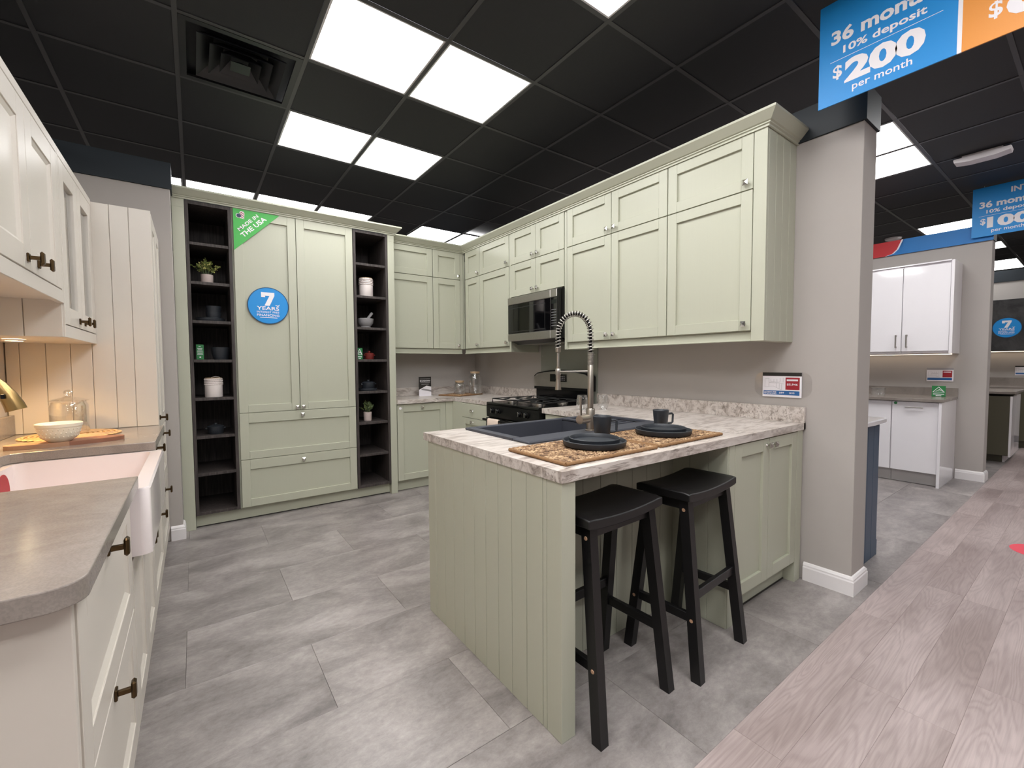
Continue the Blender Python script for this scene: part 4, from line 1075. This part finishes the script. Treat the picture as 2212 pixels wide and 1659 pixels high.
front(r, .014, .661, .105, .50, 'cream', (.22, .478), KBAR, .075, .075, .075, 'drawer_front', 'bead')
front(r, .014, .335, .880, 2.140, 'cream', (.05, .955), KBAR, .075, .075, .075, 'door', 'bead'); front(r, .340, .661, .880, 2.140, 'cream', None, KBAR, .075, .075, .075, 'door', 'bead')

# grey quartz worktop with a rounded near corner and a cut-out for the sink
r = thing('worktop', 'grey quartz worktop of the cream kitchen with a rounded near corner', 'worktop', (XW+.002, .952, .876))
ww = -.153-(XW+.002)
yn, ys0, ys1, ye = 0, 1.792-.952, 2.566-.952, 3.272-.952
xi = -.612-(XW+.002)
R_ = .05; cor = [(ww-R_+R_*math.sin(PI/2*k/14), yn+R_-R_*math.cos(PI/2*k/14)) for k in range(15)]
poly = [(0, yn)]+cor+[(ww, ys0), (xi+.03, ys0), (xi, ys0+.03), (xi, ys1-.045), (xi+.013, ys1-.013), (xi+.045, ys1), (ww, ys1), (ww, ye), (0, ye)]
m = MB(); n = len(poly)
vs = [(x, y, 0) for x, y in poly]+[(x, y, .038) for x, y in poly]; m.add(vs, [(i, (i+1) % n, n+(i+1) % n, n+i) for i in range(n)])
bm_ = m; 
def caps(m, polyi, z, ids): m.f.append(tuple(ids)); m.fm.append(0)
caps(m, poly, 0, range(n)); caps(m, poly, .038, range(n, 2*n))
sl = m.build('slab', 'quartz', r)
bv = sl.modifiers.new('ease', 'BEVEL'); bv.width = .0025; bv.segments = 2; bv.limit_method = 'ANGLE'; bv.angle_limit = math.radians(60)
B(0, .024, .2, ye, .038, .14, c=.002).build('upstand', 'quartz', r)
# apron sink
r = thing('apron_sink', 'white fireclay apron sink let into the grey worktop', 'sink', (0, 0, 0))
y0, y1, xf, xb, zt = 1.790, 2.572, -.125, -.630, .8745
def rrect(x0, x1, y0, y1, rf, rb, n=6):
    out = []
    for cx, cy, a0, q in ((x1-rf, y1-rf, 0, rf), (x0+rb, y1-rb, 90, rb), (x0+rb, y0+rb, 180, rb), (x1-rf, y0+rf, 270, rf)):
        out += [(cx+q*math.cos(math.radians(a0+90*k/n)), cy+q*math.sin(math.radians(a0+90*k/n))) for k in range(n+1)]
    return out
oo = rrect(xb, xf, y0, y1, .028, .02); ii = rrect(xb+.042, xf-.045, y0+.022, y1-.022, .035, .035); bb = rrect(xb+.052, xf-.055, y0+.032, y1-.032, .04, .04)
n = len(oo); m = MB(); vs = [(x, y, .66) for x, y in oo]+[(x, y, zt-.006) for x, y in oo]+[(x+(.006 if x < -.36 else -.006), y, zt) for x, y in oo]+[(x, y, zt) for x, y in ii]+[(x, y, .68) for x, y in bb]
fs = [tuple(range(n))]
for l in range(4): fs += [(l*n+k, l*n+(k+1) % n, (l+1)*n+(k+1) % n, (l+1)*n+k) for k in range(n)]
fs.append(tuple(range(4*n, 5*n))); m.add(vs, fs); m.build('basin', 'fireclay', r, smooth=40)
MB().lathe([(.045, 0), (.045, .003), (.018, .003), (0, .001)], 20, cx=-.37, cy=2.18, cz=.68).build('drain', 'brass', r, smooth=40)
# red sticker leaning in the sink
r = thing('sink_sticker', 'round red and white sticker on the sink inner wall at left edge', 'sticker', (-.5795, 2.372, .793), RP)
MB().lathe([(0, 0), (.072, 0), (.072, .0012), (0, .0012)], 32, axis='y').build('disc', 'print_red', r)
lettering(r, 'sink', -.01, -.02, .05, .03, y=-.002, name='lettering') if False else B(-.045, .045, -.0018, -.001, -.008, -.004).build('rule', 'print_white', r)
for k in range(4): B(.0+.013*k, .008+.013*k, -.0018, -.001, -.042, -.018).build('letter_block', 'print_white', r)

# brass faucet
r = thing('brass_faucet', 'brushed brass gooseneck faucet head at the left edge over the apron sink', 'faucet', (-.685, 2.16, .914))
MB().lathe([(.028, 0), (.028, .008), (.022, .012), (.020, .10), (.016, .104)], 20).build('base', 'brass', r, smooth=40)
pts = [(0, 0, .10), (0, 0, .22)]+[(.085-.085*math.cos(PI*k/12*.80), 0, .24+.10*math.sin(PI*k/12*.80)) for k in range(13)]
m = MB(); m.tube(pts, .0125, 12); m.build('neck', 'brass', r, smooth=60)
a = Vector(pts[-1]); hd = [a, a+Vector((.010, 0, -.016)), a+Vector((.026, 0, -.045)), a+Vector((.040, 0, -.080)), a+Vector((.045, 0, -.098))]
m = MB(); m.tube(hd, .02, 16, rr=[.0155, .019, .022, .0255, .0265]); m.build('spray_head', 'brass', r, smooth=50)
B(-.005, .005, -.031, -.022, -.008, .008, c=.002).build('button', 'black_enamel', r, tuple(a+Vector((.022, 0, -.05))))
m = MB(); m.tube([(0, -.018, .06), (0, -.05, .066), (.0, -.10, .075)], .006, 8); m.build('lever', 'brass', r, smooth=60)

# wall cabinets of the cream kitchen
XCU = -.425; du = XCU-XW-.002
r = thing('wall_cabinet', 'cream wall cabinet with two panelled doors over the apron sink', 'cabinet', (XCU, 1.690, 1.520), RP, 0)
r['group'] = 'cream wall cabinets'
wU = 2.553-1.690
B(0, wU, .021, du, .012, .640).build('body', 'cream', r)
B(0, wU, 0, .021, 0, .052, c=.002).build('pelmet', 'cream', r); B(0, wU, 0, .021, .606, .640, c=.002).build('top_rail', 'cream', r); B(wU-.022, wU, .0005, .021, .052, .606).build('stile', 'cream', r)
front(r, .008, .430, .056, .603, 'cream', (.388, .094), KBAR, .075, .075, .075, 'door', 'bead'); front(r, .434, .838, .056, .603, 'cream', (.508, .094), KBAR, .075, .075, .075, 'door', 'bead')
r = thing('wall_cabinet', 'cream wall cabinet with two narrow glass doors beside the tall cabinet', 'cabinet', (XCU, 2.555, 1.382), RP, 'cream wall cabinets')
wG, hG = .716, .778
m = MB(); t = .018
m.box(0, t, .021, du, 0, hG).box(wG-t, wG, .021, du, 0, hG).box(t, wG-t, .021, du, 0, t).box(t, wG-t, .021, du, hG-t, hG).box(t, wG-t, du-.008, du, t, hG-t); m.build('body', 'cream', r)
B(t, wG-t, .04, du-.01, .37, .388).build('shelf', 'cream', r)
for k in range(3): B(-.008, -.0006, .006+.112*k, .116+.112*k, 0, hG, c=.002).build('board', 'cream', r)
B(0, wG, 0, .021, 0, .052, c=.002).build('pelmet', 'cream', r); B(0, wG, 0, .021, hG-.034, hG, c=.002).build('top_rail', 'cream', r)
B(0, .016, .0005, .021, .052, hG-.034).build('stile', 'cream', r); B(wG-.016, wG, .0005, .021, .052, hG-.034).build('stile', 'cream', r)
front(r, .020, .355, .056, hG-.037, 'cream', (.290, .088), KBAR, .075, .075, .075, 'door', 'glass'); front(r, .359, .697, .056, hG-.037, 'cream', (.410, .088), KBAR, .075, .075, .075, 'door', 'glass')
# small round downlights under the wall cabinets
def puck(label, x, y, z, power):
    r = thing('puck_light', label, 'light', (x, y, z), 0, 'warm puck lights under cream cabinets')
    MB().lathe([(.036, 0), (.036, -.006), (.028, -.008)], 24).build('ring', 'plastic_white', r, smooth=40)
    MB().lathe([(.028, -.006), (0, -.006)], 20).build('lens', 'puck_warm', r)
    ld = bpy.data.lights.new('puck_glow', 'SPOT'); ld.energy = power; ld.color = (1, .62, .24); ld.spot_size = math.radians(140); ld.spot_blend = .8; ld.shadow_soft_size = .03
    lo = bpy.data.objects.new('puck_glow', ld); C.objects.link(lo); lo.parent = r; lo.location = (0, 0, -.012)
puck('round warm downlight under the glass-door cream cabinet', -.635, 2.84, 1.3815, 16)
puck('round warm downlight under the panelled cream cabinet over the sink', -.60, 2.15, 1.5315, 4)
# things on the grey worktop
r = thing('round_mat', 'round scalloped straw mat under the glass cookie jar', 'mat', (-.505, 3.055, .914))
m = MB(); R0 = .17
for q in range(9):
    rad = .02*q+.008; pts = [(math.cos(2*PI*k/60)*rad, math.sin(2*PI*k/60)*rad, .004) for k in range(61)]; m.tube(pts, .0068, 5, caps=False)
stuff(m.build('coil', 'straw', r, smooth=70))
MB().lathe([(0, .001), (.16, .001), (.16, .004), (0, .004)], 30).build('backing', 'straw', r)
m = MB()
for k in range(36):
    a = 2*PI*k/36; m.lathe([(0, -.004), (.012, 0), (0, .004)], 6, cx=math.cos(a)*.178, cy=math.sin(a)*.178, cz=.0045)
stuff(m.build('scallop_edge', 'straw', r))
r = thing('cookie_jar', 'clear glass cookie jar with domed lid on the straw mat', 'jar', (-.515, 3.085, .926))
MB().lathe([(0, .001), (.069, .001), (.073, .008), (.073, .138), (.067, .152), (.065, .158), (.062, .158), (.064, .151), (.070, .137), (.070, .010), (0, .007)], 40).build('body', 'clear_glass', r, smooth=50)
MB().lathe([(.063, .1585), (.075, .161), (.075, .165), (.045, .176), (.016, .182), (.011, .188), (.017, .198), (.020, .207), (.014, .216), (0, .219)], 40).build('lid', 'clear_glass', r, smooth=50)
r = thing('cutting_board', 'long oval two-tone acacia board under the cream bowl', 'board', (-.465, 2.732, .914), math.radians(13))
def oval(a, b, n=40): return [(a*math.copysign(abs(math.cos(2*PI*k/n))**.75, math.cos(2*PI*k/n)), b*math.copysign(abs(math.sin(2*PI*k/n))**.85, math.sin(2*PI*k/n))) for k in range(n)]
ov = oval(.190, .060)
left = [(x, y) for x, y in ov if x <= .0]; 
def half(pts, sgn):
    out = []
    for a, b in zip(pts, pts[1:]+pts[:1]):
        if a[0]*sgn >= 0: out.append(a)
        if (a[0]*sgn >= 0) != (b[0]*sgn >= 0): out.append((0, a[1]+(b[1]-a[1])*(-a[0])/(b[0]-a[0])))
    return out
MB().prism(half(ov, -1), 2, 0, .018).build('pale_half', 'acacia_light', r); MB().prism(half(ov, 1), 2, 0, .018).build('dark_half', 'acacia_dark', r)
r = thing('mixing_bowl', 'cream stoneware mixing bowl with rolled rim on the oval board', 'bowl', (-.487, 2.715, .9325))
MB().lathe([(0, 0), (.036, 0), (.040, .004), (.054, .014), (.064, .032), (.0705, .058), (.0715, .064), (.0745, .066), (.076, .079), (.073, .081), (.069, .077), (.060, .034), (.036, .010), (0, .008)], 44).build('body', 'ceramic_cream', r, smooth=40)
m = MB()
for j in range(3):
    for k in range(26):
        a = 2*PI*(k+.5*(j % 2))/26; rr_ = (.0595, .0655, .069)[j]; m.lathe([(0, -.006), (.0032, 0), (0, .006)], 6, cx=math.cos(a)*rr_, cy=math.sin(a)*rr_, cz=.024+.016*j)
stuff(m.build('relief_pattern', 'ceramic_cream', r, smooth=70))

# ================================================================== SIGNS
def hanging_sign(label, x, y, amount, group='hanging price signs'):
    r = thing('hanging_sign', label, 'sign', (x, y, 2.535), RN, group)
    B(0, .497, 0, .006, 0, .493).build('blue_panel', 'sign_blue', r); B(.4972, .511, 0, .006, 0, .493).build('stripe', 'print_white', r); B(.5112, 1.0, 0, .006, 0, .493).build('orange_panel', 'sign_orange', r)
    T = lambda s_, x_, z_, w_, h_, b=.03: lettering(r, s_, x_, z_, w_, h_, y=-.0012, bold=b)
    T('INTEREST FREE', .262, .392, .475, .054)
    T('36 months', .050, .284, .400, .066, .035); T('10% deposit', .100, .216, .302, .046, .025)
    B(.048, .452, -.001, 0, .2035, .2055).build('rule', 'print_white', r)
    T('$', .060, .112, .038, .068, .02); T(amount, .108, .078, .292, .110, .05); T('per month', .140, .024, .218, .044, .01)
    T('$', .585, .075, .038, .068, .02); T('80', .632, .055, .20, .150, .05)
    T('OFF', .70, .30, .15, .06)if False else None
    m = MB()
    for u in (.08, .92): m.tube([(u, .003, .49), (u, .003, .508)], .002, 6)
    m.build('hooks', 'wire', r)
    return r
hanging_sign('large hanging price sign with blue and orange panels reading 200 per month', 2.60, .915, '200')
hanging_sign('farther hanging price sign with blue panel reading 100 per month', 6.56, .892, '100')

# ================================================================== NEXT BAY (white kitchen)
r = thing('blue_island', 'dark blue boarded cabinet end with white worktop behind the wall end', 'cabinet', (3.046, .863, 0))
B(0, .515, .012, 1.9, 0, .868).build('body', 'navy_paint', r)
boards(r, [0, .15, .30, .41, .522], 0, .012, 0, .868, 'navy_paint', c=.003)
front(r, .1, .2, .1, .2, 'navy_paint') if False else None
B(.5155, .535, .02, .6, .10, .86).build('door', 'navy_paint', r); B(.536, .556, .05, .07, .70, .78).build('pull', 'chrome_knob', r); B(.516, .533, 0, .02, 0, .10).build('foot', 'navy_paint', r)
o = B(0, .545, 0, 1.94, 0, .032, c=.006).build('worktop', 'white_gloss', None, (3.042, .832, .869)); tag(o, 'white worktop on the dark blue cabinet behind the wall end', 'worktop')
XF = 5.95
def bay_unit(label, y0, y1, dy, handle):
    r = thing('base_cabinet', label, 'cabinet', (XF, y1, 0), RN, 'white base cabinets'); w_ = y1-y0
    B(0, w_, .021, .66, .13, .855).build('body', 'white_gloss', r); B(0, w_, .06, .078, .004, .129).build('plinth', 'plinth_grey', r)
    d = front(r, .003, w_-.003, .132, .850, 'white_gloss', style='slab')
    if handle:
        m = MB(); m.box(w_*.30, w_*.68, -.032, -.022, .79, .80, c=.002).box(w_*.30, w_*.32, -.022, 0, .79, .80).box(w_*.66, w_*.68, -.022, 0, .79, .80); m.build('handle', 'steel', d, (-.003, 0, -.132))
    return r
r = bay_unit('glossy white base cabinet with bar handle at the end of next bay', .985, 1.345, 0, True)
MB().lathe([(.014, 0), (.014, .002), (0, .002)], 18, axis='y').build('round_label', 'card_green', r, (.03, 0, .832))
bay_unit('glossy white base cabinet partly behind the blue cabinet', 1.348, 1.95, 0, False)
bay_unit('glossy white base cabinet mostly hidden by the near wall', 1.953, 2.55, 0, True)
o = B(5.925, 6.615, .960, .983, 0, .855, c=.001).build('end_panel', 'white_gloss'); tag(o, 'glossy white end panel of the far base cabinets', 'panel')
r = thing('worktop', 'grey worktop on the glossy white base cabinets', 'worktop', (5.915, .950, .857))
B(0, .70, 0, 1.65, 0, .030, c=.002).build('slab', 'quartz', r); B(.685, .703, 0, 1.65, .030, .118).build('upstand', 'quartz', r)
def bay_upper(label, y0, y1, hside):
    r = thing('wall_cabinet', label, 'cabinet', (6.25, y1, 1.352), RN, 'white wall cabinets'); w_ = y1-y0
    B(0, w_, .021, .365, 0, .935).build('body', 'white_gloss', r)
    d = front(r, .002, w_-.002, .022, .918, 'white_gloss', style='slab')
    hx = w_-.05 if hside == 'r' else .035
    m = MB(); m.box(hx, hx+.012, -.034, -.024, .04, .18, c=.002).box(hx, hx+.012, -.024, 0, .04, .055).box(hx, hx+.012, -.024, 0, .165, .18); m.build('handle', 'steel', d)
    return r
bay_upper('glossy white wall cabinet at the right end of next bay', .979, 1.350, 'l'); bay_upper('glossy white wall cabinet cut by the near wall end', 1.353, 1.85, 'r'); bay_upper('glossy white wall cabinet hidden beyond the near wall end', 1.853, 2.35, 'l')
o = B(6.235, 6.615, .953, .977, 1.345, 2.292, c=.001).build('end_panel', 'white_gloss'); tag(o, 'white side panel of the far wall cabinets', 'panel')
o = B(6.235, 6.615, .978, 2.36, 2.288, 2.300).build('top_panel', 'white_gloss'); tag(o, 'thin white top panel over the far wall cabinets', 'panel')
def led(label, x0, x1, y0, y1, z, power):
    r = thing('led_strip', label, 'light', (x0, y0, z), 0, 'under-cabinet light strips')
    B(0, x1-x0, 0, y1-y0, 0, .008).build('channel', 'plastic_white', r); B(.002, x1-x0-.002, 0, y1-y0, -.004, 0).build('diffuser', 'led_warm', r)
led('warm light strip under the white wall cabinets', 6.54, 6.57, 1.0, 2.3, 1.343, 6)
price_card('price card on the grey wall of the white kitchen bay', (6.612, 1.203, 1.045), RN, 1.0, 'print_grey', '$4,701' if False else None, None, False)
green_card('green card with white triangle emblem on the far grey worktop', 6.40, 1.12, .888, .108, .115, True, RN)
r = thing('glass_bowl', 'small clear glass bowl on the far grey worktop', 'bowl', (6.35, 1.56, .888))
MB().lathe([(0, .001), (.055, .001), (.062, .01), (.066, .075), (.063, .075), (.059, .012), (0, .008)], 30).build('body', 'clear_glass', r, smooth=50)
MB().lathe([(.068, .074), (.068, .080), (0, .084)], 30).build('lid', 'clear_glass', r, smooth=50)
# ceiling devices
r = thing('emergency_light', 'white bar emergency light under the black ceiling right of wall', 'light fixture', (5.5, .70, CEIL-.045))
MB().prism([(-.17, .02), (-.165, -.004), (-.08, -.018), (.08, -.018), (.165, -.004), (.17, .02), (.165, .026), (-.165, .026)], 0, -.06, .06).build('housing', 'plastic_white', r)
B(-.04, .04, -.12, .12, .026, .045).build('mount', 'plastic_white', r)
r = thing('smoke_detector', 'round white smoke detector under the ceiling above the red fascia', 'detector', (8.2, 1.90, CEIL-.035))
MB().lathe([(0, -.004), (.05, -.004), (.09, .012), (.095, .025), (.095, .035), (0, .035)], 28).build('body', 'plastic_white', r, smooth=40); MB().lathe([(.03, -.004), (.034, -.010), (0, -.012)], 18).build('sensor', 'plastic_white', r, smooth=40)
# floor sticker
r = thing('floor_sticker', 'round red and white sticker on the wood floor at right edge', 'sticker', (4.46, .215, .0008))
MB().lathe([(0, 0), (.15, 0), (.15, .0008), (0, .0008)], 40).build('disc', 'dot_red', r); B(-.06, .10, -.012, .012, .0008, .0014).build('rule', 'print_white', r); B(-.10, .06, .03, .055, .0008, .0014).build('rule', 'print_white', r); B(-.02, .11, -.06, -.035, .0008, .0014).build('rule', 'print_white', r)

# ================================================================== LAST BAY (dark kitchen, far right)
XL = 9.93
for q, (lab, ya, yb) in enumerate((('dark stone-look wall cabinet carrying a round blue sticker in last bay', .62, 1.20), ('dark stone-look wall cabinet next to the far wall in last bay', 1.203, 1.80))):
    r = thing('wall_cabinet', lab, 'cabinet', (XL, yb, 1.425), RN, 'dark wall cabinets'); B(0, yb-ya, .021, .366, 0, .77).build('body', 'dark_stone', r); front(r, .002, yb-ya-.002, .002, .768, 'dark_stone', style='slab')
finance_sticker('round blue seven years financing sticker on the far dark cabinet', (XL-.0005, .935, 1.768), RN, .150, 'round financing stickers')
led('warm light strip under the far dark wall cabinets', 10.20, 10.24, .63, 1.79, 1.414, 6)
r = thing('base_cabinet', 'dark olive base cabinets along the wall of the last bay', 'cabinet', (9.66, 1.9, 0), RN); B(0, 1.28, .021, .625, .10, .855).build('body', 'olive', r); front(r, .003, .63, .105, .85, 'olive', style='slab'); front(r, .636, 1.277, .105, .85, 'olive', style='slab'); B(0, 1.28, .06, .08, 0, .10).build('plinth', 'olive', r)
r = thing('worktop', 'far grey worktop against the wall of the last bay', 'worktop', (9.63, .60, .857)); B(0, .665, 0, 1.3, 0, .03, c=.002).build('slab', 'quartz', r); B(.648, .668, 0, 1.3, .03, .15).build('upstand', 'quartz', r)
price_card('farthest price card on the wall of the last bay', (10.29, .865, 1.046), RN, 1.0, 'print_dark', None, None, False)
r = thing('olive_island', 'dark olive island end with pale side panel at far right', 'cabinet', (8.0, 1.75, 0), RN)
B(0, 1.05, .012, .78, .10, .832).build('body', 'olive', r); B(0, 1.05, 0, .012, .105, .832).build('back_panel', 'olive', r); B(1.051, 1.07, -.002, .80, .09, .832).build('side_panel', 'white_gloss', r); B(0, .99, .15, .17, 0, .10).build('plinth', 'olive', r); B(.992, 1.01, .15, .80, 0, .10).build('plinth_end', 'plastic_white', r)
o = B(0, .86, 0, 1.12, 0, .03, c=.002).build('worktop', 'quartz', None, (7.96, .655, .862)); tag(o, 'grey worktop on the dark olive island at far right', 'worktop')
